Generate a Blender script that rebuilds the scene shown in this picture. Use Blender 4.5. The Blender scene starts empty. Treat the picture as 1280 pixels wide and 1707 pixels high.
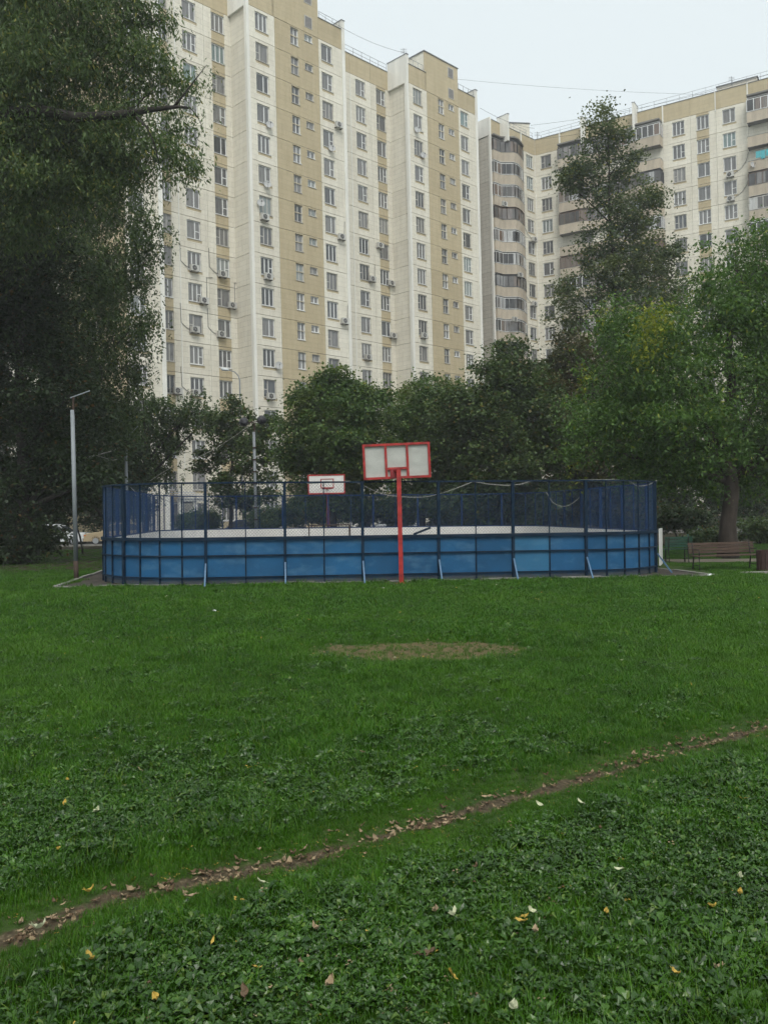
import bpy, math, random
import numpy as np
from mathutils import Matrix, Vector, Euler

R_ = math.radians
rnd = random.Random(7)
NG = np.random.default_rng(11)
scene = bpy.context.scene
COL = scene.collection

# ------------------------------------------------------------------ camera
FPX, HEYE = 1438.0, 1.65
ROLL, PITCH = R_(1.4), R_(0.10)
cam_data = bpy.data.cameras.new('camera')
cam = bpy.data.objects.new('camera', cam_data)
COL.objects.link(cam)
cam_data.sensor_fit = 'VERTICAL'
cam_data.sensor_height = 24.0
cam_data.lens = 24.0 * FPX / 1707.0
cam_data.clip_start = 0.05
cam_data.clip_end = 3000
cam.matrix_world = (Matrix.Translation((0, 0, HEYE)) @ Matrix.Rotation(math.pi / 2 + PITCH, 4, 'X')
                    @ Matrix.Rotation(-ROLL, 4, 'Z'))
scene.camera = cam

# ------------------------------------------------------------------ sky and sun (overcast)
SUN_EL, SUN_AZ = R_(52), R_(172)          # azimuth measured from +Y towards +X
world = bpy.data.worlds.new('World')
scene.world = world
world.use_nodes = True
wn, wl = world.node_tree.nodes, world.node_tree.links
wn.clear()
w_out = wn.new('ShaderNodeOutputWorld')
w_bg = wn.new('ShaderNodeBackground')
w_sky = wn.new('ShaderNodeTexSky')
w_sky.sky_type = 'NISHITA'
w_sky.sun_disc = False
w_sky.sun_elevation = SUN_EL
w_sky.sun_rotation = SUN_AZ
w_sky.air_density = 1.0
w_sky.dust_density = 4.0
w_sky.ozone_density = 1.0
w_hsv = wn.new('ShaderNodeHueSaturation')
w_hsv.inputs['Saturation'].default_value = 0.25
w_mix = wn.new('ShaderNodeMix')
w_mix.data_type = 'RGBA'
w_mix.inputs['Factor'].default_value = 0.82      # an even cloud sheet over the clear sky
w_mix.inputs['B'].default_value = (8.35, 9.2, 9.45, 1)
wl.new(w_sky.outputs['Color'], w_hsv.inputs['Color'])
wl.new(w_hsv.outputs['Color'], w_mix.inputs['A'])
wl.new(w_mix.outputs['Result'], w_bg.inputs['Color'])
w_bg.inputs['Strength'].default_value = 0.09
wl.new(w_bg.outputs['Background'], w_out.inputs['Surface'])

sun_data = bpy.data.lights.new('sun', 'SUN')
sun_data.energy = 1.5
sun_data.angle = R_(25)
sun_data.color = (1.0, 0.97, 0.92)
sun = bpy.data.objects.new('sun', sun_data)
COL.objects.link(sun)
sd = Vector((math.sin(SUN_AZ) * math.cos(SUN_EL), math.cos(SUN_AZ) * math.cos(SUN_EL), math.sin(SUN_EL)))
sun.rotation_euler = sd.to_track_quat('Z', 'Y').to_euler()

scene.view_settings.view_transform = 'Standard'
scene.view_settings.look = 'None'
scene.view_settings.exposure = 0.36
scene.view_settings.gamma = 1.0
scene.cycles.max_bounces = 4
scene.cycles.diffuse_bounces = 2
scene.cycles.glossy_bounces = 2
scene.cycles.transmission_bounces = 2
scene.cycles.volume_bounces = 0
scene.cycles.use_adaptive_sampling = True
scene.cycles.adaptive_threshold = 0.04
scene.cycles.transparent_max_bounces = 8
scene.cycles.caustics_reflective = False
scene.cycles.caustics_refractive = False

# ------------------------------------------------------------------ surveying helpers
_cm = (Matrix.Rotation(math.pi / 2 + PITCH, 3, 'X') @ Matrix.Rotation(-ROLL, 3, 'Z'))
EYE = Vector((0, 0, HEYE))


def ray(px, py):
    return _cm @ Vector(((px - 640) / FPX, (853.5 - py) / FPX, -1.0))


def at(px, py, depth):
    d = ray(px, py)
    return EYE + d * (depth / d.y)


def smooth(a, b, x):
    t = np.clip((np.asarray(x, float) - a) / (b - a), 0, 1)
    return t * t * (3 - 2 * t)


SLOPE = 0.0136


def gz(x, y):
    x = np.asarray(x, float)
    y = np.asarray(y, float)
    return -SLOPE * np.clip(x, -14, 14) * (1 - smooth(42, 60, y))


def ground(px, py):
    d = ray(px, py)
    t = 3.0
    for _ in range(40):
        p = EYE + d * t
        t = (float(gz(p.x, p.y)) - EYE.z) / d.z
        t = min(max(t, 0.5), 400)
    p = EYE + d * t
    return Vector((p.x, p.y, float(gz(p.x, p.y))))


# ------------------------------------------------------------------ materials
MATS = {}


def nodes_of(name):
    m = bpy.data.materials.new(name)
    m.use_nodes = True
    MATS[name] = m
    nt = m.node_tree
    return m, nt, nt.nodes['Principled BSDF']


def mathn(nt, op, a, b=None, c=None):
    n = nt.nodes.new('ShaderNodeMath')
    n.operation = op
    for i, v in enumerate((a, b, c)):
        if v is None:
            continue
        if isinstance(v, (int, float)):
            n.inputs[i].default_value = v
        else:
            nt.links.new(v, n.inputs[i])
    return n.outputs[0]


def ramp(nt, fac, stops):
    r = nt.nodes.new('ShaderNodeValToRGB')
    el = r.color_ramp.elements
    while len(el) < len(stops):
        el.new(0.5)
    for e, (p, c) in zip(el, stops):
        e.position = p
        e.color = (*c, 1)
    nt.links.new(fac, r.inputs['Fac'])
    return r.outputs['Color']


def mixc(nt, fac, a, b, mode='MIX'):
    n = nt.nodes.new('ShaderNodeMix')
    n.data_type = 'RGBA'
    n.blend_type = mode
    if isinstance(fac, (int, float)):
        n.inputs['Factor'].default_value = fac
    else:
        nt.links.new(fac, n.inputs['Factor'])
    for k, v in (('A', a), ('B', b)):
        if isinstance(v, tuple):
            n.inputs[k].default_value = (*v, 1) if len(v) == 3 else v
        else:
            nt.links.new(v, n.inputs[k])
    return n.outputs['Result']


def noise(nt, scale, detail=4, vec=None, rough=0.55, scl=None):
    n = nt.nodes.new('ShaderNodeTexNoise')
    n.inputs['Scale'].default_value = scale
    n.inputs['Detail'].default_value = detail
    n.inputs['Roughness'].default_value = rough
    if vec is None:
        tc = nt.nodes.new('ShaderNodeTexCoord')
        vec = tc.outputs['Object']
    if scl:
        mp = nt.nodes.new('ShaderNodeMapping')
        mp.inputs['Scale'].default_value = scl
        nt.links.new(vec, mp.inputs['Vector'])
        vec = mp.outputs['Vector']
    nt.links.new(vec, n.inputs['Vector'])
    return n.outputs['Fac']


def scalec(c, k):
    return tuple(min(1, v * k) for v in c)


def simple(name, col, rough=0.7, var=0.18, scale=3.0, bump=0.0, metal=0.0, island=0.0, spec=0.4, stretch=None, objvar=0.0):
    m, nt, b = nodes_of(name)
    f = noise(nt, scale, 5, scl=stretch)
    c = ramp(nt, f, [(0.3, scalec(col, 1 - var)), (0.7, scalec(col, 1 + var))])
    if objvar:
        oi = nt.nodes.new('ShaderNodeObjectInfo')
        k = ramp(nt, oi.outputs['Random'], [(0, (1 - objvar,) * 3), (1, (min(1, 1 + objvar),) * 3)])
        c = mixc(nt, 1.0, c, k, 'MULTIPLY')
    nt.links.new(c, b.inputs['Base Color'])
    b.inputs['Roughness'].default_value = rough
    b.inputs['Metallic'].default_value = metal
    b.inputs['Specular IOR Level'].default_value = spec
    if bump:
        bn = nt.nodes.new('ShaderNodeBump')
        bn.inputs['Strength'].default_value = bump
        bn.inputs['Distance'].default_value = 0.02
        nt.links.new(noise(nt, scale * 6, 4), bn.inputs['Height'])
        nt.links.new(bn.outputs['Normal'], b.inputs['Normal'])
    return m


def facade_mat(name, col, mortar):
    """ceramic tiled concrete panel: courses, streaks, slight panel to panel difference"""
    m, nt, b = nodes_of(name)
    tc = nt.nodes.new('ShaderNodeTexCoord')
    sep = nt.nodes.new('ShaderNodeSeparateXYZ')
    nt.links.new(tc.outputs['Object'], sep.inputs[0])
    cmb = nt.nodes.new('ShaderNodeCombineXYZ')
    nt.links.new(sep.outputs['X'], cmb.inputs['X'])
    nt.links.new(sep.outputs['Z'], cmb.inputs['Y'])
    br = nt.nodes.new('ShaderNodeTexBrick')
    br.inputs['Scale'].default_value = 1.0
    br.inputs['Brick Width'].default_value = 1.1
    br.inputs['Row Height'].default_value = 0.4667
    br.inputs['Mortar Size'].default_value = 0.016
    br.inputs['Mortar Smooth'].default_value = 0.4
    br.inputs['Color1'].default_value = (*col, 1)
    br.inputs['Color2'].default_value = (*scalec(col, 0.94), 1)
    br.inputs['Mortar'].default_value = (*mortar, 1)
    nt.links.new(cmb.outputs[0], br.inputs['Vector'])
    oi = nt.nodes.new('ShaderNodeObjectInfo')
    addv = nt.nodes.new('ShaderNodeVectorMath')
    addv.operation = 'ADD'
    nt.links.new(tc.outputs['Object'], addv.inputs[0])
    nt.links.new(oi.outputs['Location'], addv.inputs[1])
    st = noise(nt, 1.0, 5, addv.outputs[0], scl=(2.2, 2.2, 0.35))
    k = ramp(nt, st, [(0.25, (0.88, 0.87, 0.845)), (0.62, (1, 1, 1))])
    c = mixc(nt, 1.0, br.outputs['Color'], k, 'MULTIPLY')
    pv = ramp(nt, oi.outputs['Random'], [(0, (0.90, 0.89, 0.88)), (1, (1.0, 1.0, 1.0))])
    c = mixc(nt, 1.0, c, pv, 'MULTIPLY')
    nt.links.new(c, b.inputs['Base Color'])
    b.inputs['Roughness'].default_value = 0.8
    b.inputs['Specular IOR Level'].default_value = 0.25
    bn = nt.nodes.new('ShaderNodeBump')
    bn.inputs['Strength'].default_value = 0.5
    bn.inputs['Distance'].default_value = 0.01
    nt.links.new(br.outputs['Fac'], bn.inputs['Height'])
    bn.invert = True
    nt.links.new(bn.outputs['Normal'], b.inputs['Normal'])
    return m


def glass_mat(name, stops):
    m, nt, b = nodes_of(name)
    oi = nt.nodes.new('ShaderNodeObjectInfo')
    c = ramp(nt, oi.outputs['Random'], stops)
    if name == 'balcony_glass':
        tc = nt.nodes.new('ShaderNodeTexCoord')
        sp = nt.nodes.new('ShaderNodeSeparateXYZ')
        nt.links.new(tc.outputs['Object'], sp.inputs[0])
        wnz = nt.nodes.new('ShaderNodeTexWhiteNoise')
        wnz.noise_dimensions = '2D'
        cv = nt.nodes.new('ShaderNodeCombineXYZ')
        nt.links.new(mathn(nt, 'FLOOR', mathn(nt, 'MULTIPLY', sp.outputs['X'], 1.15)), cv.inputs['X'])
        nt.links.new(mathn(nt, 'MULTIPLY', oi.outputs['Random'], 91.0), cv.inputs['Y'])
        nt.links.new(cv.outputs[0], wnz.inputs['Vector'])
        c = ramp(nt, wnz.outputs['Value'], stops)
    f = noise(nt, 2.0, 3, scl=(6, 1, 0.4))
    c = mixc(nt, 1.0, c, ramp(nt, f, [(0.3, (0.55, 0.55, 0.55)), (0.7, (1, 1, 1))]), 'MULTIPLY')
    nt.links.new(c, b.inputs['Base Color'])
    b.inputs['Roughness'].default_value = 0.06
    b.inputs['Specular IOR Level'].default_value = 0.6
    return m


def leaf_mat(name, stops, trans=0.3, rough=0.5, patch=None, objrand=False, spec=0.3, patch_scale=0.5):
    m, nt, b = nodes_of(name)
    if objrand:
        oi = nt.nodes.new('ShaderNodeObjectInfo')
        ge = nt.nodes.new('ShaderNodeNewGeometry')
        f = mathn(nt, 'FRACT', mathn(nt, 'ADD', oi.outputs['Random'], ge.outputs['Random Per Island']))
    else:
        ge = nt.nodes.new('ShaderNodeNewGeometry')
        f = ge.outputs['Random Per Island']
    c = ramp(nt, f, stops)
    ge2 = nt.nodes.new('ShaderNodeNewGeometry')
    big = noise(nt, patch_scale, 3, ge2.outputs['Position'])
    if patch:
        c = mixc(nt, ramp(nt, big, [(0.45, (0, 0, 0)), (0.70, (1, 1, 1))]), c, patch)
    k = ramp(nt, big, [(0.3, (0.72, 0.75, 0.72)), (0.7, (1.0, 1.0, 1.0))])
    c = mixc(nt, 1.0, c, k, 'MULTIPLY')
    if objrand:
        fine = noise(nt, 3.2, 4, ge2.outputs['Position'])
        c = mixc(nt, 1.0, c, ramp(nt, fine, [(0.34, (0.62, 0.64, 0.62)), (0.66, (1.0, 1.0, 1.0))]), 'MULTIPLY')
    nt.links.new(c, b.inputs['Base Color'])
    b.inputs['Roughness'].default_value = rough
    b.inputs['Specular IOR Level'].default_value = spec
    if trans:
        tr = nt.nodes.new('ShaderNodeBsdfTranslucent')
        nt.links.new(mixc(nt, 1.0, c, (1.15, 1.25, 0.7), 'MULTIPLY'), tr.inputs['Color'])
        ms = nt.nodes.new('ShaderNodeMixShader')
        ms.inputs[0].default_value = trans
        nt.links.new(b.outputs[0], ms.inputs[1])
        nt.links.new(tr.outputs[0], ms.inputs[2])
        nt.links.new(ms.outputs[0], nt.nodes['Material Output'].inputs['Surface'])
    return m


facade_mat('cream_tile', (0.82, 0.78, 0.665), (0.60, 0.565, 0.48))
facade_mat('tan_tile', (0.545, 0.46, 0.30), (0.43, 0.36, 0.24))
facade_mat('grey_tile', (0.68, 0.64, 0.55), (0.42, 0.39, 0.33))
simple('pilaster_paint', (0.80, 0.78, 0.71), 0.8, 0.10, 0.8, objvar=0.05, stretch=(2, 2, 0.3))
simple('joint_grey', (0.20, 0.19, 0.17), 0.9, 0.2, 1.0)
simple('balcony_render', (0.49, 0.42, 0.325), 0.85, 0.16, 1.3, objvar=0.12, stretch=(1.5, 1.5, 0.4))
simple('roof_felt', (0.10, 0.10, 0.10), 0.9, 0.2, 0.8)
simple('roof_metal', (0.20, 0.21, 0.22), 0.6, 0.2, 0.8)
simple('white_plastic', (0.74, 0.74, 0.72), 0.5, 0.06, 2.0, objvar=0.10)
simple('old_white_wood', (0.50, 0.48, 0.44), 0.7, 0.12, 2.0, objvar=0.15)
simple('brown_wood_frame', (0.13, 0.085, 0.06), 0.6, 0.2, 3.0, objvar=0.2)
simple('dark_frame', (0.05, 0.05, 0.05), 0.5, 0.2, 3.0)
simple('ac_plastic', (0.55, 0.54, 0.50), 0.5, 0.08, 3.0, objvar=0.12)
simple('ac_dark', (0.05, 0.05, 0.05), 0.6, 0.2, 6.0)
simple('dish_grey', (0.42, 0.42, 0.41), 0.5, 0.06, 3.0)
glass_mat('window_glass', [(0.0, (0.07, 0.075, 0.075)), (0.2, (0.16, 0.16, 0.16)), (0.4, (0.26, 0.255, 0.245)),
                           (0.65, (0.24, 0.235, 0.22)), (0.8, (0.12, 0.13, 0.14)), (0.88, (0.33, 0.32, 0.30)), (0.95, (0.22, 0.31, 0.30)), (1.0, (0.40, 0.40, 0.38))])
glass_mat('balcony_glass', [(0.0, (0.05, 0.05, 0.05)), (0.3, (0.14, 0.13, 0.12)), (0.5, (0.26, 0.25, 0.24)), (0.65, (0.20, 0.13, 0.085)), (0.8, (0.36, 0.36, 0.36)), (1.0, (0.60, 0.60, 0.58))])
simple('vent_grey', (0.20, 0.19, 0.18), 0.8, 0.2, 4.0)



def board_mat(name, col):
    """painted boards: sun-bleached blotches, scuffs, mud thrown up along the foot"""
    m, nt, b = nodes_of(name)
    oi = nt.nodes.new('ShaderNodeObjectInfo')
    tc = nt.nodes.new('ShaderNodeTexCoord')
    ad = nt.nodes.new('ShaderNodeVectorMath')
    nt.links.new(tc.outputs['Object'], ad.inputs[0])
    nt.links.new(oi.outputs['Location'], ad.inputs[1])
    v = ad.outputs[0]
    c = ramp(nt, noise(nt, 1.4, 5, v), [(0.3, scalec(col, 0.82)), (0.7, scalec(col, 1.15))])
    k = ramp(nt, oi.outputs['Random'], [(0, (0.80, 0.80, 0.80)), (1, (1.0, 1.0, 1.0))])
    c = mixc(nt, 1.0, c, k, 'MULTIPLY')
    fade = mathn(nt, 'ADD', noise(nt, 2.2, 6, v, scl=(1, 1, 2)), mathn(nt, 'MULTIPLY', oi.outputs['Random'], 0.10))
    c = mixc(nt, ramp(nt, fade, [(0.56, (0, 0, 0)), (0.78, (0.55, 0.55, 0.55))]), c, (0.085, 0.19, 0.30))
    scuff = noise(nt, 9.0, 5, v, 0.7, (1.0, 1.0, 7.0))
    c = mixc(nt, ramp(nt, scuff, [(0.66, (0, 0, 0)), (0.74, (0.6, 0.6, 0.6))]), c, (0.02, 0.035, 0.05))
    sep = nt.nodes.new('ShaderNodeSeparateXYZ')
    nt.links.new(tc.outputs['Object'], sep.inputs[0])
    mud = mathn(nt, 'SUBTRACT', mathn(nt, 'ADD', 0.10, mathn(nt, 'MULTIPLY', noise(nt, 5.0, 6, v, 0.7), 0.16)), sep.outputs['Z'])
    c = mixc(nt, ramp(nt, mathn(nt, 'MULTIPLY', mud, 6.0), [(0.0, (0, 0, 0)), (0.5, (0.8, 0.8, 0.8))]), c, (0.07, 0.065, 0.055))
    nt.links.new(c, b.inputs['Base Color'])
    b.inputs['Roughness'].default_value = 0.6
    b.inputs['Specular IOR Level'].default_value = 0.25
    bn = nt.nodes.new('ShaderNodeBump')
    bn.inputs['Strength'].default_value = 0.35
    bn.inputs['Distance'].default_value = 0.02
    nt.links.new(noise(nt, 3.0, 3, v), bn.inputs['Height'])
    nt.links.new(bn.outputs['Normal'], b.inputs['Normal'])


board_mat('board_blue', (0.013, 0.098, 0.225))
board_mat('board_faded', (0.030, 0.145, 0.275))
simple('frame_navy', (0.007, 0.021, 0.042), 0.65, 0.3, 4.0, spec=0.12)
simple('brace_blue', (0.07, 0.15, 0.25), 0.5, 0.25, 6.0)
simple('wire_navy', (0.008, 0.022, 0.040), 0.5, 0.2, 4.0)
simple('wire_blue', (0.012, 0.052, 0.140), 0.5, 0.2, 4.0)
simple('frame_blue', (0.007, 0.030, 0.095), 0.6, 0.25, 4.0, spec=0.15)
simple('board_white', (0.72, 0.70, 0.66), 0.6, 0.10, 1.2, objvar=0.08)
simple('red_paint', (0.34, 0.024, 0.021), 0.55, 0.38, 7.0, bump=0.2)
simple('red_dark', (0.22, 0.015, 0.018), 0.5, 0.22, 5.0)
simple('backboard_white', (0.44, 0.445, 0.41), 0.6, 0.12, 2.4, stretch=(1, 1, 2))
simple('galvanised', (0.23, 0.25, 0.265), 0.5, 0.2, 3.0, stretch=(4, 4, 0.6))
simple('rusty_steel', (0.055, 0.034, 0.024), 0.8, 0.35, 8.0)
simple('lamp_dark', (0.03, 0.03, 0.035), 0.4, 0.2, 4.0)
simple('lamp_glass', (0.55, 0.58, 0.58), 0.2, 0.05, 4.0)
simple('rope_white', (0.34, 0.33, 0.29), 0.8, 0.15, 6.0)
simple('cable_black', (0.05, 0.05, 0.055), 0.7, 0.1, 6.0)
simple('bark_dark', (0.032, 0.027, 0.022), 0.9, 0.4, 6.0, bump=0.6, stretch=(1, 1, 0.25))
simple('bark_brown', (0.055, 0.042, 0.034), 0.9, 0.4, 6.0, bump=0.6, stretch=(1, 1, 0.25))
simple('bark_birch', (0.42, 0.41, 0.38), 0.8, 0.5, 5.0, bump=0.3, stretch=(0.6, 0.6, 2.5))
simple('kerb_concrete', (0.25, 0.24, 0.215), 0.9, 0.25, 5.0, bump=0.4, objvar=0.15)
simple('asphalt', (0.05, 0.05, 0.052), 0.9, 0.25, 6.0, bump=0.3)
simple('apron_soil', (0.055, 0.046, 0.036), 0.95, 0.5, 4.0, bump=0.8)
simple('path_sand', (0.15, 0.13, 0.10), 0.95, 0.25, 2.0, bump=0.4)
simple('bench_brown', (0.085, 0.052, 0.036), 0.55, 0.25, 6.0, objvar=0.2, stretch=(0.6, 3, 3))
simple('bench_green', (0.012, 0.06, 0.035), 0.5, 0.25, 6.0, objvar=0.2)
simple('iron_black', (0.025, 0.022, 0.022), 0.6, 0.2, 6.0)
simple('bin_brown', (0.05, 0.024, 0.02), 0.6, 0.25, 6.0, objvar=0.2)
simple('paper_white', (0.70, 0.71, 0.70), 0.7, 0.05, 9.0)
simple('wrapper_red', (0.55, 0.05, 0.03), 0.5, 0.1, 9.0)
simple('tyre', (0.015, 0.015, 0.016), 0.85, 0.2, 8.0)
simple('rim', (0.42, 0.43, 0.44), 0.35, 0.05, 3.0, metal=0.7)
simple('car_glass', (0.03, 0.035, 0.04), 0.06, 0.1, 2.0, spec=0.8)
simple('car_trim', (0.03, 0.03, 0.03), 0.6, 0.1, 4.0)
simple('car_lamp', (0.55, 0.56, 0.55), 0.15, 0.05, 4.0)
simple('car_indicator', (0.55, 0.16, 0.03), 0.25, 0.05, 4.0)
for nm, c in (('white', (0.66, 0.68, 0.68)), ('gold', (0.42, 0.33, 0.20)), ('navy', (0.02, 0.03, 0.07)), ('silver', (0.42, 0.44, 0.45)), ('darkred', (0.12, 0.015, 0.015))):
    simple('car_' + nm, c, 0.25, 0.03, 1.0, spec=0.6)
simple('play_orange', (0.62, 0.27, 0.06), 0.6, 0.1, 3.0)
simple('play_teal', (0.05, 0.28, 0.28), 0.6, 0.1, 3.0)
simple('play_green', (0.005, 0.017, 0.011), 0.6, 0.2, 3.0)
simple('laundry_teal', (0.10, 0.42, 0.46), 0.9, 0.15, 3.0)
simple('laundry_pink', (0.55, 0.10, 0.20), 0.9, 0.15, 3.0)
simple('tile_roof', (0.52, 0.52, 0.52), 0.7, 0.12, 3.0, objvar=0.1)

# foliage
leaf_mat('leaf_willow', [(0, (0.066, 0.107, 0.036)), (0.5, (0.102, 0.161, 0.050)), (0.9, (0.153, 0.216, 0.072)), (1, (0.346, 0.309, 0.070))], 0.3)
leaf_mat('leaf_birch', [(0, (0.044, 0.077, 0.023)), (0.5, (0.066, 0.112, 0.033)), (0.95, (0.099, 0.149, 0.043)), (1, (0.214, 0.192, 0.031))], 0.3)
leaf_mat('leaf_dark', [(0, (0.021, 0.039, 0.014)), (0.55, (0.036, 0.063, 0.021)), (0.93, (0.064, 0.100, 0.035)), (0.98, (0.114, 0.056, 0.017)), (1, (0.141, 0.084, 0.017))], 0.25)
leaf_mat('leaf_linden', [(0, (0.053, 0.100, 0.030)), (0.5, (0.088, 0.157, 0.042)), (0.95, (0.139, 0.220, 0.053)), (1, (0.270, 0.264, 0.044))], 0.3, patch=(0.147, 0.181, 0.042))
leaf_mat('leaf_maple', [(0, (0.046, 0.082, 0.026)), (0.5, (0.077, 0.120, 0.036)), (0.92, (0.116, 0.169, 0.047)), (1, (0.189, 0.133, 0.035))], 0.28)
leaf_mat('leaf_brown', [(0, (0.044, 0.050, 0.018)), (0.5, (0.071, 0.077, 0.025)), (0.9, (0.103, 0.113, 0.034)), (1, (0.168, 0.082, 0.022))], 0.28, patch=(0.127, 0.101, 0.030))
leaf_mat('leaf_poplar', [(0, (0.058, 0.085, 0.042)), (0.5, (0.094, 0.133, 0.062)), (0.93, (0.137, 0.177, 0.077)), (1, (0.420, 0.347, 0.057))], 0.28, patch=(0.137, 0.161, 0.062))
leaf_mat('leaf_ash', [(0, (0.053, 0.113, 0.024)), (0.5, (0.088, 0.171, 0.036)), (0.95, (0.140, 0.237, 0.048)), (1, (0.281, 0.309, 0.040))], 0.35)
leaf_mat('leaf_yellow', [(0, (0.104, 0.162, 0.016)), (0.5, (0.250, 0.270, 0.024)), (1, (0.333, 0.338, 0.032))], 0.35)
leaf_mat('grass_blade', [(0, (0.039, 0.127, 0.004)), (0.5, (0.061, 0.179, 0.007)), (0.9, (0.087, 0.235, 0.009)), (1, (0.184, 0.252, 0.020))], 0.3, 0.45, objrand=True, patch=(0.079, 0.191, 0.008), patch_scale=0.35)
leaf_mat('weed_leaf', [(0, (0.026, 0.079, 0.009)), (0.5, (0.050, 0.134, 0.013)), (0.9, (0.092, 0.204, 0.024)), (1, (0.174, 0.263, 0.041))], 0.25, 0.36, objrand=True, spec=0.5)
simple('fallen_brown', (0.16, 0.105, 0.06), 0.8, 0.3, 12, objvar=0.25)
simple('fallen_tan', (0.36, 0.27, 0.165), 0.8, 0.25, 12, objvar=0.2)
simple('fallen_yellow', (0.52, 0.36, 0.07), 0.7, 0.2, 12, objvar=0.2)
simple('fallen_pale', (0.50, 0.52, 0.33), 0.7, 0.15, 12, objvar=0.15)


def ground_mat():
    m, nt, b = nodes_of('lawn_soil')
    at_ = nt.nodes.new('ShaderNodeAttribute')
    at_.attribute_name = 'dirt'
    at3 = nt.nodes.new('ShaderNodeAttribute')
    at3.attribute_name = 'straw'
    at2 = nt.nodes.new('ShaderNodeAttribute')
    at2.attribute_name = 'litter'
    n1 = noise(nt, 9, 6)
    n2 = noise(nt, 45, 4)
    n3 = noise(nt, 0.6, 4)
    g = ramp(nt, n1, [(0.3, (0.026, 0.048, 0.009)), (0.7, (0.052, 0.088, 0.016))])
    g = mixc(nt, ramp(nt, n3, [(0.4, (0, 0, 0)), (0.7, (1, 1, 1))]), g, (0.038, 0.070, 0.020))
    dirt = ramp(nt, n2, [(0.3, (0.048, 0.038, 0.024)), (0.55, (0.082, 0.065, 0.040)), (0.75, (0.17, 0.137, 0.085))])
    strw = ramp(nt, n2, [(0.3, (0.050, 0.046, 0.020)), (0.5, (0.110, 0.086, 0.042)), (0.72, (0.23, 0.175, 0.09))])
    dirt = mixc(nt, at3.outputs['Fac'], dirt, strw)
    lit = ramp(nt, n2, [(0.3, (0.022, 0.026, 0.014)), (0.6, (0.045, 0.036, 0.020)), (0.8, (0.09, 0.06, 0.03))])
    edge = mathn(nt, 'ADD', at_.outputs['Fac'], mathn(nt, 'MULTIPLY', mathn(nt, 'SUBTRACT', n1, 0.5), 0.9))
    fac = ramp(nt, edge, [(0.38, (0, 0, 0)), (0.6, (1, 1, 1))])
    e2 = mathn(nt, 'ADD', at2.outputs['Fac'], mathn(nt, 'MULTIPLY', mathn(nt, 'SUBTRACT', n1, 0.5), 0.9))
    c = mixc(nt, ramp(nt, e2, [(0.35, (0, 0, 0)), (0.7, (1, 1, 1))]), g, lit)
    c = mixc(nt, fac, c, dirt)
    nt.links.new(c, b.inputs['Base Color'])
    b.inputs['Roughness'].default_value = 0.95
    b.inputs['Specular IOR Level'].default_value = 0.15
    bn = nt.nodes.new('ShaderNodeBump')
    bn.inputs['Strength'].default_value = 0.8
    bn.inputs['Distance'].default_value = 0.02
    nt.links.new(n2, bn.inputs['Height'])
    nt.links.new(bn.outputs['Normal'], b.inputs['Normal'])


ground_mat()


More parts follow.
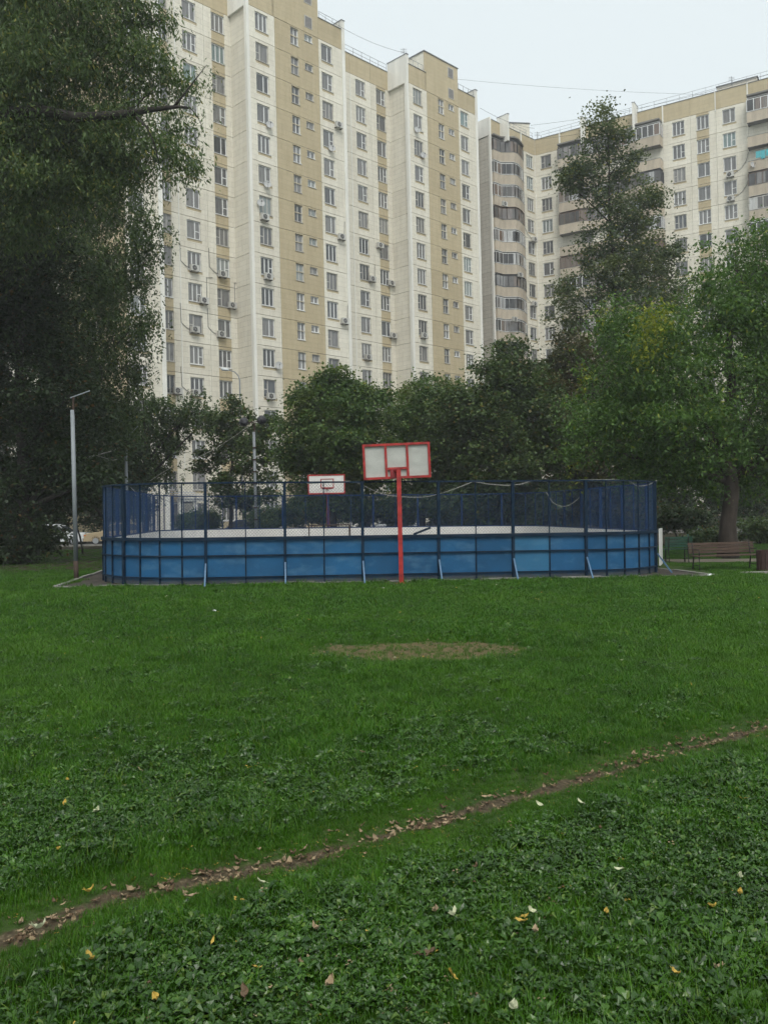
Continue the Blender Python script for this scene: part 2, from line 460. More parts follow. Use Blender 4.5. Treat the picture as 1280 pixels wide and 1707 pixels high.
# ------------------------------------------------------------------ mesh helpers
class MB:
    def __init__(self):
        self.v, self.f, self.m = [], [], []

    def add(self, vs, fs, mi=0):
        o = len(self.v)
        self.v.extend(tuple(p) for p in vs)
        for f in fs:
            self.f.append(tuple(i + o for i in f))
            self.m.append(mi)
        return self

    def box(self, a, b, mi=0, M=None):
        x0, y0, z0 = a
        x1, y1, z1 = b
        vs = [(x0, y0, z0), (x1, y0, z0), (x1, y1, z0), (x0, y1, z0), (x0, y0, z1), (x1, y0, z1), (x1, y1, z1), (x0, y1, z1)]
        if M is not None:
            vs = [M @ Vector(p) for p in vs]
        return self.add(vs, [(0, 3, 2, 1), (4, 5, 6, 7), (0, 1, 5, 4), (1, 2, 6, 5), (2, 3, 7, 6), (3, 0, 4, 7)], mi)

    def bar(self, p, q, w, h=None, mi=0, up=(0, 0, 1)):
        """square bar from p to q"""
        p, q = Vector(p), Vector(q)
        h = h or w
        d = (q - p).normalized()
        u = Vector(up)
        if abs(d.dot(u)) > 0.98:
            u = Vector((0, 1, 0))
        s = d.cross(u).normalized()
        t = s.cross(d)
        vs = []
        for e in (p, q):
            for a, b in ((-1, -1), (1, -1), (1, 1), (-1, 1)):
                vs.append(e + s * (a * w / 2) + t * (b * h / 2))
        return self.add(vs, [(0, 1, 2, 3), (7, 6, 5, 4), (0, 4, 5, 1), (1, 5, 6, 2), (2, 6, 7, 3), (3, 7, 4, 0)], mi)

    def tube(self, pts, rad, n=6, mi=0, caps=True):
        pts = [Vector(p) for p in pts]
        if isinstance(rad, (int, float)):
            rad = [rad] * len(pts)
        ref = Vector((0.13, 0.37, 0.92))
        vs, fs = [], []
        for i, p in enumerate(pts):
            d = (pts[min(i + 1, len(pts) - 1)] - pts[max(i - 1, 0)])
            d = d.normalized() if d.length > 1e-9 else Vector((0, 0, 1))
            s = d.cross(ref)
            if s.length < 0.05:
                s = d.cross(Vector((1, 0, 0)))
            s.normalize()
            t = d.cross(s)
            for k in range(n):
                a = 2 * math.pi * k / n
                vs.append(p + (s * math.cos(a) + t * math.sin(a)) * rad[i])
        for i in range(len(pts) - 1):
            for k in range(n):
                k2 = (k + 1) % n
                fs.append((i * n + k, i * n + k2, (i + 1) * n + k2, (i + 1) * n + k))
        if caps:
            fs.append(tuple(range(n))[::-1])
            fs.append(tuple((len(pts) - 1) * n + k for k in range(n)))
        return self.add(vs, fs, mi)

    def prism(self, poly, y0, y1, mi=0):
        """poly in x,z extruded along y"""
        n = len(poly)
        vs = [(x, y0, z) for x, z in poly] + [(x, y1, z) for x, z in poly]
        fs = [tuple(range(n)), tuple(range(2 * n - 1, n - 1, -1))]
        for i in range(n):
            j = (i + 1) % n
            fs.append((i, i + n, j + n, j))
        return self.add(vs, fs, mi)

    def disc(self, c, r, axis='Y', n=14, depth=0.02, mi=0):
        vs = []
        for s in (0, 1):
            for k in range(n):
                a = 2 * math.pi * k / n
                if axis == 'Y':
                    vs.append((c[0] + r * math.cos(a), c[1] - s * depth, c[2] + r * math.sin(a)))
                else:
                    vs.append((c[0] + r * math.cos(a), c[1] + r * math.sin(a), c[2] + s * depth))
        fs = [tuple(range(n)), tuple(range(2 * n - 1, n - 1, -1))]
        for k in range(n):
            j = (k + 1) % n
            fs.append((k, k + n, j + n, j))
        return self.add(vs, fs, mi)

    def mesh(self, name, mats, smooth_=False):
        me = bpy.data.meshes.new(name)
        me.from_pydata(self.v, [], self.f)
        for m in (mats if isinstance(mats, (list, tuple)) else [mats]):
            me.materials.append(MATS[m])
        if len(set(self.m)) > 1:
            me.polygons.foreach_set('material_index', self.m)
        if smooth_:
            me.polygons.foreach_set('use_smooth', [True] * len(me.polygons))
        me.update()
        return me

    def build(self, name, mats, parent=None, loc=(0, 0, 0), rot=(0, 0, 0), smooth_=False):
        return obj(name, self.mesh(name, mats, smooth_), parent, loc, rot)


def obj(name, me, parent=None, loc=(0, 0, 0), rot=(0, 0, 0)):
    o = bpy.data.objects.new(name, me)
    COL.objects.link(o)
    o.location = loc
    o.rotation_euler = rot
    if parent is not None:
        o.parent = parent
    return o


def tag(o, label=None, cat=None, group=None, kind=None):
    if label:
        o['label'] = label
    if cat:
        o['category'] = cat
    if group:
        o['group'] = group
    if kind:
        o['kind'] = kind
    return o


def thing(name, label, cat, loc=(0, 0, 0), rot=(0, 0, 0), group=None):
    return tag(obj(name, None, None, loc, rot), label, cat, group)


def quad_mesh(name, V, F, mats, mi=None):
    """fast mesh from numpy verts (n,3) and quads (m,4)"""
    me = bpy.data.meshes.new(name)
    V = np.ascontiguousarray(V, dtype=np.float32)
    F = np.ascontiguousarray(F, dtype=np.int32)
    me.vertices.add(len(V))
    me.vertices.foreach_set('co', V.ravel())
    me.loops.add(F.size)
    me.loops.foreach_set('vertex_index', F.ravel())
    me.polygons.add(len(F))
    me.polygons.foreach_set('loop_start', np.arange(0, F.size, F.shape[1], dtype=np.int32))
    for m in mats:
        me.materials.append(MATS[m])
    if mi is not None:
        me.polygons.foreach_set('material_index', np.asarray(mi, dtype=np.int32))
    me.update(calc_edges=True)
    return me


# ================================================================== THE SETTING
# worn track across the lawn and the bare patch, surveyed as ground points
track_px = [(-60, 1590), (0, 1565), (60, 1545), (130, 1515), (200, 1492), (290, 1478), (400, 1452), (500, 1432), (590, 1404), (700, 1376), (790, 1345), (900, 1318), (1000, 1288), (1100, 1258), (1200, 1232), (1280, 1210), (1400, 1178)]
TRACK = np.array([ground(*p)[:2] for p in track_px])
PATCH_C = ground(705, 1086)
PATCH_A = (ground(905, 1086).x - ground(515, 1086).x) / 2
PATCH_B = (ground(705, 1068).y - ground(705, 1106).y) / 2


HOOP = ground(669, 973)


def track_dist(x, y):
    d = np.full(np.shape(x), 1e9)
    for (ax, ay), (bx, by) in zip(TRACK[:-1], TRACK[1:]):
        ex, ey = bx - ax, by - ay
        t = np.clip(((x - ax) * ex + (y - ay) * ey) / (ex * ex + ey * ey), 0, 1)
        d = np.minimum(d, np.hypot(x - ax - t * ex, y - ay - t * ey))
    return d


def wob(x, y):
    return (np.sin(x * 3.1 + 1.3 * y) * np.cos(y * 2.3 - 0.7 * x) + 0.6 * np.sin(x * 7.7 + 2.0) * np.cos(y * 6.1 + x * 2.2)) * 0.5


def dirt_mask(x, y):
    t = track_dist(x, y) + 0.045 * wob(x * 1.3, y * 1.3) + 0.03 * wob(x * 4.1 + 2, y * 3.7)
    a = 1 - smooth(0.005, 0.10, t + 0.035 * wob(x * 6.3, y * 5.9) + 0.03 * np.sin(x * 2.1 + 1.0) * np.cos(y * 1.7))
    pr = np.hypot((x - PATCH_C.x) / PATCH_A, (y - PATCH_C.y) / PATCH_B) + 0.20 * wob(x, y) + 0.22 * wob(x * 3 + 5, y * 3) + 0.18 * wob(x * 9, y * 11)
    b = 1 - smooth(0.70, 1.2, pr)
    foot = 1 - smooth(0.15, 0.5, np.hypot((x - HOOP.x) * 0.8, y - HOOP.y) + 0.12 * wob(x * 3, y * 3))
    return np.maximum(np.maximum(a, 0.72 * b), foot)


def litter_mask(x, y):
    a = smooth(-7.2, -9.5, x + 0.5 * wob(x * .5, y * .5)) * smooth(24, 28, y)
    return np.maximum(a, 0.9 * smooth(39, 43, y))


xs = np.unique(np.concatenate([np.linspace(-400, -40, 19), np.linspace(-40, -12, 57), np.linspace(-12, 12, 361), np.linspace(12, 40, 57), np.linspace(40, 400, 19)]))
ys = np.unique(np.concatenate([np.linspace(-60, 0, 13), np.linspace(0, 2.4, 7), np.linspace(2.4, 14, 261), np.linspace(14, 24, 81), np.linspace(24, 70, 70), np.linspace(70, 1200, 40)]))
X, Y = np.meshgrid(xs, ys)
DM = dirt_mask(X, Y)
Z = gz(X, Y) + 0.018 * wob(X * 0.7, Y * 0.7) * (Y < 24) - 0.035 * np.where(track_dist(X, Y) < 0.4, DM, 0)
V = np.stack([X, Y, Z], -1).reshape(-1, 3)
nx, ny = len(xs), len(ys)
I = np.arange(nx * ny).reshape(ny, nx)
F = np.stack([I[:-1, :-1], I[:-1, 1:], I[1:, 1:], I[1:, :-1]], -1).reshape(-1, 4)
gme = quad_mesh('lawn', V, F, ['lawn_soil'])
gme.attributes.new('dirt', 'FLOAT', 'POINT').data.foreach_set('value', DM.ravel().astype(np.float32))
PR = np.hypot((X - PATCH_C.x) / PATCH_A, (Y - PATCH_C.y) / PATCH_B)
gme.attributes.new('straw', 'FLOAT', 'POINT').data.foreach_set('value', (PR < 1.8).ravel().astype(np.float32))
gme.attributes.new('litter', 'FLOAT', 'POINT').data.foreach_set('value', litter_mask(X, Y).ravel().astype(np.float32))
gme.polygons.foreach_set('use_smooth', [True] * len(gme.polygons))
tag(obj('lawn', gme), kind='structure')

# access road in front of the blocks, with its kerb
rd = MB()
rd.add([(-90, 55.0, 0.03), (60, 55.0, 0.03), (60, 60.5, 0.03), (-90, 60.5, 0.03)], [(0, 1, 2, 3)])
road = tag(rd.build('road', 'asphalt'), kind='structure')
kb = MB()
kb.box((-90, 54.75, -0.05), (60, 54.995, 0.15))
tag(kb.build('road_kerb', 'kerb_concrete'), kind='structure')
pth = MB()
pts_a = [(9.2, 27.2), (13, 27.0), (20, 27.4), (32, 28.5)]
vs = []
for x, y in pts_a:
    vs += [(x, y, float(gz(x, y)) + 0.012), (x, y + 1.7, float(gz(x, y + 1.7)) + 0.012)]
pth.add(vs, [(2 * i, 2 * i + 2, 2 * i + 3, 2 * i + 1) for i in range(3)])
tag(pth.build('footpath', 'path_sand'), kind='structure')

# ------------------------------------------------------------------ apartment blocks
STOREY, Z0, NF = 2.8, 0.45, 17
GAPX, GAPZ = 0.010, 0.020


def panel_mesh(name, w, h, xc, zc, cell):
    """facade panel in x,z, front face at y=0; cell(i,j) -> material index or None for an opening"""
    mb = MB()
    xc = [GAPX] + [x for x in xc] + [w - GAPX]
    zc = [GAPZ] + [z for z in zc] + [h - GAPZ]
    T = 0.22
    DEEP = 0.20
    for i in range(len(xc) - 1):
        for j in range(len(zc) - 1):
            x0, x1, z0, z1 = xc[i], xc[i + 1], zc[j], zc[j + 1]
            mi = cell(i, j)
            if mi is None:
                for q in (((x0, 0, z0), (x1, 0, z0), (x1, DEEP, z0), (x0, DEEP, z0)), ((x0, 0, z1), (x0, DEEP, z1), (x1, DEEP, z1), (x1, 0, z1)),
                          ((x0, 0, z0), (x0, DEEP, z0), (x0, DEEP, z1), (x0, 0, z1)), ((x1, 0, z0), (x1, 0, z1), (x1, DEEP, z1), (x1, DEEP, z0))):
                    mb.add(q, [(0, 1, 2, 3)], 0)
            else:
                mb.add(((x0, 0, z0), (x1, 0, z0), (x1, 0, z1), (x0, 0, z1)), [(0, 1, 2, 3)], mi)
    a, b, c, d = xc[0], xc[-1], zc[0], zc[-1]
    for q in (((a, 0, c), (a, T, c), (b, T, c), (b, 0, c)), ((a, 0, d), (b, 0, d), (b, T, d), (a, T, d)),
              ((a, 0, c), (a, 0, d), (a, T, d), (a, T, c)), ((b, 0, c), (b, T, c), (b, T, d), (b, 0, d))):
        mb.add(q, [(0, 1, 2, 3)], 0)
    return mb


WIN_W, WIN_B, WIN_T = 1.42, 0.88, 2.52


def window_mesh(name, w, h, bars, trans, mat):
    mb = MB()
    t, d = 0.085, 0.07
    mb.box((-w / 2, 0, 0), (-w / 2 + t, d, h))
    mb.box((w / 2 - t, 0, 0), (w / 2, d, h))
    mb.box((-w / 2 + t, 0.001, 0), (w / 2 - t, d, t))
    mb.box((-w / 2 + t, 0.001, h - t), (w / 2 - t, d, h))
    for b in bars:
        x = -w / 2 + b * w
        mb.box((x - t * 0.6, 0.002, t), (x + t * 0.6, d, h - t))
    for (x0, x1, z) in trans:
        mb.box((-w / 2 + x0 * w + t * .6, 0.003, z * h - t * .4), (-w / 2 + x1 * w - t * .6, d, z * h + t * .4))
    mb.box((-w / 2 - 0.05, -0.17, -0.05), (w / 2 + 0.05, 0.02, -0.003))     # sill
    return mb.mesh(name, mat)


def pane_mesh(w, h, mat='window_glass'):
    mb = MB()
    mb.box((-w / 2 + 0.05, 0.03, 0.05), (w / 2 - 0.05, 0.045, h - 0.05))
    return mb.mesh('pane', mat)


WH = WIN_T - WIN_B
WINDOWS = [window_mesh('window', WIN_W, WH, (0.34, 0.67), (), 'white_plastic'),
           window_mesh('window', WIN_W, WH, (0.34, 0.67), ((0.67, 1, 0.45),), 'white_plastic'),
           window_mesh('window', WIN_W, WH, (0.62,), ((0.62, 1, 0.45),), 'white_plastic'),
           window_mesh('window', WIN_W, WH, (0.36,), ((0, 0.36, 0.45),), 'old_white_wood'),
           window_mesh('window', WIN_W, WH, (0.60,), (), 'white_plastic'),
           window_mesh('window', WIN_W, WH, (0.34, 0.67), ((0, 0.34, 0.45),), 'old_white_wood')]
PANE = pane_mesh(WIN_W, WH)
TALL_W, TALL_H, SMALL_W, SMALL_H = 0.95, 1.62, 0.98, 0.66
TALLS = [window_mesh('stair_window', TALL_W, TALL_H, (0.5,), (), 'white_plastic'), window_mesh('stair_window', TALL_W, TALL_H, (0.45,), (), 'old_white_wood')]
SMALLS = [window_mesh('small_window', SMALL_W, SMALL_H, (0.5,), (), 'white_plastic'), window_mesh('small_window', SMALL_W, SMALL_H, (0.4,), (), 'old_white_wood')]
PANE_T, PANE_S = pane_mesh(TALL_W, TALL_H), pane_mesh(SMALL_W, SMALL_H)
TALL_B = 2.8 - 0.12 - TALL_H
SMALL_B = 2.8 - 0.16 - SMALL_H
PANEL_CACHE = {}


def bay_panel(kind, w, cx):
    key = (kind, round(w, 3), round(cx, 3))
    if key in PANEL_CACHE:
        return PANEL_CACHE[key]
    a, b = cx - WIN_W / 2, cx + WIN_W / 2
    if kind == 'W':          # window with a short tan apron
        mb = panel_mesh('p', w, STOREY, [a, b, b + 0.12], [WIN_B - 0.28, WIN_B - 0.05, WIN_B, WIN_T], lambda i, j: None if (i == 1 and j in (2, 3)) else (1 if i in (1, 2) and j == 1 else 0))
    elif kind == 'S':        # tan strip the full storey below and above the window
        mb = panel_mesh('p', w, STOREY, [a, b + 0.12 if False else b], [WIN_B - 0.05, WIN_T], lambda i, j: None if (i == 1 and j == 1) else (1 if i == 1 else 0))
    elif kind == 'T':        # tan stair bay, two windows
        t0, t1 = cx - TALL_W / 2, cx + TALL_W / 2
        s0, s1 = cx + 1.74 - SMALL_W / 2, cx + 1.74 + SMALL_W / 2
        mb = panel_mesh('p', w, STOREY, [t0, t1, s0, s1], [TALL_B - 0.05, SMALL_B - 0.05, SMALL_B + SMALL_H, TALL_B + TALL_H],
                        lambda i, j: None if ((i == 1 and j in (1, 2, 3)) or (i == 3 and j == 2)) else 1)
    elif kind == 't':
        mb = panel_mesh('p', w, STOREY, [], [], lambda i, j: 1)
    else:
        mb = panel_mesh('p', w, STOREY, [], [], lambda i, j: 0)
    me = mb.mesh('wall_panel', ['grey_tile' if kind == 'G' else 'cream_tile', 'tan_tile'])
    PANEL_CACHE[key] = me
    return me


def frame(ox, oy, ang):
    return Matrix.Translation((ox, oy, 0)) @ Matrix.Rotation(ang, 4, 'Z')


def put(name, me, root, M, x, y, z, parent=None):
    """place at facade coordinates (x along, y inward, z up) of frame M, child of root (roots are unrotated)"""
    p = M @ Vector((x, y, z)) - root.location
    return obj(name, me, parent or root, p, (0, 0, M.to_euler().z))


def add_window(root, M, x, z, meshes, pane, name):
    k = rnd.randrange(len(meshes))
    o = put(name, meshes[k], root, M, x, 0.11, z)
    obj('pane', pane, o)
    return o


def facade(root, M, bays, floors=range(NF), wins=True, parapet=True, ptop=50.1):
    x = 0
    for (kind, w, cx) in bays:
        me = bay_panel(kind, w, cx)
        for k in floors:
            z = Z0 + k * STOREY
            put('wall_panel', me, root, M, x, 0, z)
            if not wins:
                continue
            if kind in 'WS':
                add_window(root, M, x + cx, z + WIN_B, WINDOWS, PANE, 'window')
            elif kind == 'T':
                add_window(root, M, x + cx, z + TALL_B, TALLS, PANE_T, 'stair_window')
                add_window(root, M, x + cx + 1.74, z + SMALL_B, SMALLS, PANE_S, 'small_window')
        if parapet and kind != 'T':
            key = ('para', round(w, 3))
            if key not in PANEL_CACHE:
                hh = ptop - (Z0 + NF * STOREY)
                PANEL_CACHE[key] = panel_mesh('p', w, hh, [], [], lambda i, j: 0).box((0, -0.05, hh), (w, 0.35, hh + 0.05), 1).mesh('parapet_panel', ['tan_tile', 'roof_metal'])
            put('parapet_panel', PANEL_CACHE[key], root, M, x, 0, Z0 + NF * STOREY)
        x += w


def core(root, M, x0, x1, y0, y1, z1, name='wall_core', mat='joint_grey'):
    mb = MB()
    mb.box((x0, y0, 0), (x1, y1, z1))
    put(name, mb.mesh(name, [mat]), root, M, 0, 0, 0)


def pilaster(root, M, x0, x1, ztop=51.0, y=-0.07, depth=1.3):
    mb = MB()
    mb.box((x0, y, 0.2), (x1, 0.30, 48.0))
    mb.box((x0, y, 48.003), (x1, depth, ztop))
    mb.box((x0 - 0.04, y - 0.05, ztop + 0.002), (x1 + 0.04, depth + 0.05, ztop + 0.07), 1)
    put('pilaster', mb.mesh('pilaster', ['pilaster_paint', 'roof_metal']), root, M, 0, 0, 0)


def stair_tower(root, M, x0, x1, z0=48.05, z1=52.4):
    mb = MB()
    mb.box((x0 - 0.25, 0.0, z0 + 0.03), (x1, 5.0, z1), 0)
    mb.box((x0 - 0.35, -0.08, z1 + 0.003), (x1 + 0.10, 5.1, z1 + 0.09), 1)
    mb.box((x0 - 0.253, 0.10, z0 + 2.0), (x0 - 0.252, 4.9, z1 - 0.02), 2)
    o = put('stair_tower', mb.mesh('stair_tower', ['tan_tile', 'roof_metal', 'cream_tile']), root, M, 0, 0, 0)
    for z in (48.55, 50.9):
        v = MB()
        v.box((-0.48, -0.03, 0), (0.48, 0.05, 1.15), 0)
        v.box((-0.40, -0.035, 0.08), (0.40, -0.03, 1.07), 1)
        ob = v.build('vent_window', ['old_white_wood', 'vent_grey'], o)
        ob.location = (x0 + 4.15, 0, z)


A45 = R_(45)
P0 = Vector((-11.17, 78.0, 0))
blockA = thing('apartment_building', 'tall cream apartment block with stepped bays and tan stair strips behind the rink', 'apartment block', P0)
U = Vector((math.cos(A45), math.sin(A45), 0))
N_IN = Vector((-U.y, U.x, 0))
FRONT = [('W', 2.96, 1.46), ('T', 5.40, 2.38), ('W', 3.04, 1.05)]
REC = [('S', 3.30, 1.85), ('W', 3.00, 1.50), ('S', 2.96, 1.55)]
LF, LR, DEEP = 11.8, 9.26, 2.8
LFp = 11.4


def fr(u, inward, ang=A45, base=P0):
    p = base + U * u + N_IN * inward
    return frame(p.x, p.y, ang)


for s, (u0, wins) in enumerate(((-LF - LR, False), (0.0, True), (LF + LR, True))):
    M = fr(u0, 0)
    if wins:
        facade(blockA, M, FRONT)
    else:
        facade(blockA, M, FRONT[:2], wins=False)
        facade(blockA, fr(u0 + 8.36, 0), FRONT[2:])
    core(blockA, M, 0.02, LF - 0.02, 0.24, 13, 49.7)
    pilaster(blockA, M, LFp, LF, 51.0)
    pilaster(blockA, M, -0.28, 0.02, 51.0, depth=DEEP)
    stair_tower(blockA, M, 2.96, 8.36)
    # side wall facing the near end
    Ms = fr(u0 - 0.02, DEEP, -A45)
    sme = bay_panel('P', DEEP, 0)
    for k in range(NF + 1):
        put('side_panel', sme, blockA, Ms, 0, 0, Z0 + k * STOREY)
for u0 in (-LR, LF, 2 * LF + LR):
    M = fr(u0, DEEP)
    last = u0 > 20
    if not last:
        facade(blockA, M, REC)
        rr = MB()
        for zz in (50.55, 50.95):
            rr.bar((0.1, 0.1, zz), (LR - 0.3, 0.1, zz), 0.03)
        for i in range(8):
            rr.bar((0.2 + i * 1.25, 0.1, 50.1), (0.2 + i * 1.25, 0.1, 50.95), 0.03)
        put('roof_railing', rr.mesh('roof_railing', ['roof_metal']), blockA, M, 0, 0, 0)
    core(blockA, M, 0.0, LR if not last else 3.4, 0.24, 10, 49.7)
    if last:
        facade(blockA, M, [('S', 3.3, 1.85)], wins=False)
for u0 in (0.0, LF + LR):
    rr = MB()
    for (a, b) in ((8.6, 11.3), (0.2, 2.6)):
        rr.bar((a, 0.15, 50.85), (b, 0.15, 50.85), 0.03)
        for i in range(4):
            x = a + (b - a) * i / 3
            rr.bar((x, 0.15, 50.1), (x, 0.15, 50.85), 0.03)
    put('roof_railing', rr.mesh('roof_railing', ['roof_metal']), blockA, fr(u0, 0), 0, 0, 0)

# right hand block: a corner section and a long wing
PD = Vector((14.2, 106.5, 0))
AD, AR = R_(44), R_(-32)
uD = Vector((math.cos(AD), math.sin(AD), 0))
PI_ = PD + uD * 9.3
blockB = thing('apartment_building', 'cream apartment block with stacks of rounded glazed balconies, roof line rising to its right', 'apartment block', PD)
MD = frame(PD.x, PD.y, AD)
MR = frame(PI_.x, PI_.y, AR)
core(blockB, MD, 0.02, 9.3, 0.24, 11, 49.7)
core(blockB, MR, 0.0, 42, 0.24, 12, 49.7)
for (M, x0, x1) in ((MD, 0.05, 6.2), (MR, 3.46, 16.4), (MR, 26.0, 40.0)):       # plain rendered wall behind the balconies
    n = max(1, round((x1 - x0) / 3.2))
    w = (x1 - x0) / n
    facade(blockB, M @ Matrix.Translation((x0, 0, 0)), [('P', w, 0)] * n, wins=False)
facade(blockB, MD @ Matrix.Translation((6.2, 0, 0)), [('W', 3.1, 1.89)])
facade(blockB, MR, [('W', 3.46, 1.47)])
facade(blockB, MR @ Matrix.Translation((16.4, 0, 0)), [('W', 3.2, 1.8), ('S', 2.9, 1.4), ('W', 3.5, 1.4)])
# side fin of the corner section
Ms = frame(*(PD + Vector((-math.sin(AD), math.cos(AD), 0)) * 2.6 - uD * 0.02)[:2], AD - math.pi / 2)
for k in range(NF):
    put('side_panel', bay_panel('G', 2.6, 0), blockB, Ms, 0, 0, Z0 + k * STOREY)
pf = MB()
pf.box((-0.10, -0.08, 0.2), (0.16, 0.2, 50.3))
pf.box((-0.10, 0.203, 48.1), (0.16, 2.6, 50.3))
put('pilaster', pf.mesh('pilaster', ['pilaster_paint']), blockB, MD, 0, 0, 0)


def balcony_profile(pts, kind):
    """a rendered parapet following a plan polyline (x, out) with slab; returns meshes for parapet, glazing frame, glass"""
    par = MB()
    P = [Vector((x, -o, 0)) for x, o in pts]

    def strip(mb, z0, z1, t, mi=0, inset=0.0):
        n = len(P)
        outs, ins = [], []
        for i, p in enumerate(P):
            d0 = (P[i] - P[i - 1]).normalized() if i else (P[1] - P[0]).normalized()
            d1 = (P[i + 1] - P[i]).normalized() if i < n - 1 else d0
            nrm = Vector((d0.y + d1.y, -(d0.x + d1.x), 0)).normalized()
            outs.append(p - nrm * inset)
            ins.append(p - nrm * (inset + t))
        for i in range(n - 1):
            a, b, c, d = outs[i], outs[i + 1], ins[i + 1], ins[i]
            vs = [(*a[:2], z0), (*b[:2], z0), (*c[:2], z0), (*d[:2], z0), (*a[:2], z1), (*b[:2], z1), (*c[:2], z1), (*d[:2], z1)]
            mb.add(vs, [(0, 3, 2, 1), (4, 5, 6, 7), (0, 1, 5, 4), (1, 2, 6, 5), (2, 3, 7, 6), (3, 0, 4, 7)], mi)
        return outs

    strip(par, -0.16, 1.02, 0.10)
    strip(par, 1.023, 1.06, 0.15, 1, -0.03)
    poly = [(p.x, p.y) for p in P]
    n = len(poly)
    for z in (-0.12, 0.02):
        par.add([(x, y, z) for x, y in poly] + [(poly[-1][0], 0, z), (poly[0][0], 0, z)], [tuple(range(n + 2))], 2)
    fm, gl = MB(), MB()
    if kind != 'open':
        strip(fm, 1.06, 1.13, 0.06, 0, 0.02)
        strip(fm, 2.40, 2.48, 0.06, 0, 0.02)
        for i in range(n - 1):
            L = (P[i + 1] - P[i]).length
            if L < 0.3:
                continue
            k = max(1, round(L / 0.75))
            for j in range(k + 1):
                q = P[i].lerp(P[i + 1], j / k)
                fm.bar((q.x, q.y + 0.045, 1.1), (q.x, q.y + 0.045, 2.44), 0.09, 0.06)
        strip(gl, 1.12, 2.42, 0.012, 0, 0.045)
    strip(fm, 2.60, 2.64, 0.10, 0, 0.0)
    return par, fm, gl


PROFILES = {
    'corner': (MD, [(0.2, 0.03), (0.2, 0.35), (1.6, 0.35), (2.1, 0.75), (2.9, 1.45), (3.6, 1.45), (4.6, 1.15), (6.0, 0.55), (6.15, 0.03)]),
    'inner': (MR, [(3.5, 0.03), (3.5, 1.20), (6.3, 1.20), (7.0, 0.85), (7.6, 0.45), (9.8, 0.45), (9.85, 0.03)]),
    'middle': (MR, [(9.95, 0.03), (10.0, 0.45), (12.2, 0.45), (12.9, 0.85), (13.5, 1.20), (16.3, 1.20), (16.35, 0.03)]),
    'outer': (MR, [(26.05, 0.03), (26.05, 1.20), (29.0, 1.20), (29.8, 0.8), (30.5, 0.45), (33.0, 0.45), (33.05, 0.03)])}
for pn, (M, pts) in PROFILES.items():
    meshes = {}
    for kind, mat in (('open', 'dark_frame'), ('dark', 'brown_wood_frame'), ('black', 'dark_frame'), ('white', 'white_plastic'), ('old', 'old_white_wood')):
        a, b, c = balcony_profile(pts, kind)
        meshes[kind] = (a.mesh('balcony', ['balcony_render', 'roof_metal', 'joint_grey']), b.mesh('glazing_frame', [mat]), c.mesh('glazing', ['balcony_glass']) if c.v else None)
    seq = {'corner': ['black', 'white', 'white', 'dark', 'white', 'white', 'black', 'white', 'white', 'old', 'dark', 'white'],
           'inner': ['black', 'open', 'old', 'dark', 'open', 'dark', 'white', 'open', 'white', 'dark', 'old', 'white'],
           'middle': ['white', 'open', 'black', 'open', 'white', 'dark', 'white', 'old', 'open', 'white', 'dark', 'old'],
           'outer': ['white', 'open', 'open', 'dark', 'old', 'white', 'open', 'dark', 'white', 'black', 'open', 'white']}[pn]
    for k in range(NF):
        kind = seq[(NF - 1 - k) % len(seq)]
        a, b, c = meshes[kind]
        z = Z0 + k * STOREY
        o = put('balcony', a, blockB, M, 0, 0, z)
        obj('glazing_frame', b, o)
        if c:
            obj('glazing', c, o)
        if kind == 'open':
            x = sum(p[0] for p in pts) / len(pts)
            wdw = put('window', WINDOWS[rnd.randrange(6)], blockB, M, x, -0.075, z + WIN_B)
            obj('pane', PANE, wdw)
    # roof slab over the top balcony
    top = MB()
    poly = [(p[0], -p[1] - 0.12) for p in pts]
    n = len(poly)
    full = poly + [(poly[-1][0], 0), (poly[0][0], 0)]
    z0, z1 = Z0 + NF * STOREY + 0.02, Z0 + NF * STOREY + 0.2
    m = len(full)
    top.add([(x, y, z0) for x, y in full] + [(x, y, z1) for x, y in full], [tuple(range(m)), tuple(range(2 * m - 1, m - 1, -1))] + [(i, i + m, (i + 1) % m + m, (i + 1) % m) for i in range(m)])
    put('balcony_roof', top.mesh('balcony_roof', ['joint_grey']), blockB, M, 0, 0, 0)
for (M, x) in ((MD, 2.0), (MR, 6.6), (MR, 13.1)):
    mb = MB()
    mb.box((x, -1.25, 47.6), (x + 0.28, 0.0, 50.9))
    mb.box((x - 0.03, -1.3, 50.903), (x + 0.31, 0.5, 50.96), 1)
    mb.box((x, 0.003, 50.0), (x + 0.28, 0.45, 50.9))
    put('roof_fin', mb.mesh('roof_fin', ['pilaster_paint', 'roof_metal']), blockB, M, 0, 0, 0)
for (M, x0, x1) in ((MD, 6.2, 6.4), (MR, 3.3, 3.5), (MR, 16.35, 16.5), (MR, 22.4, 22.5), (MR, 25.9, 26.05)):
    mb = MB()
    mb.box((x0, -0.05, 47.8), (x1, 0.1, 50.2))
    put('pilaster', mb.mesh('pilaster', ['pilaster_paint']), blockB, M, 0, 0, 0)
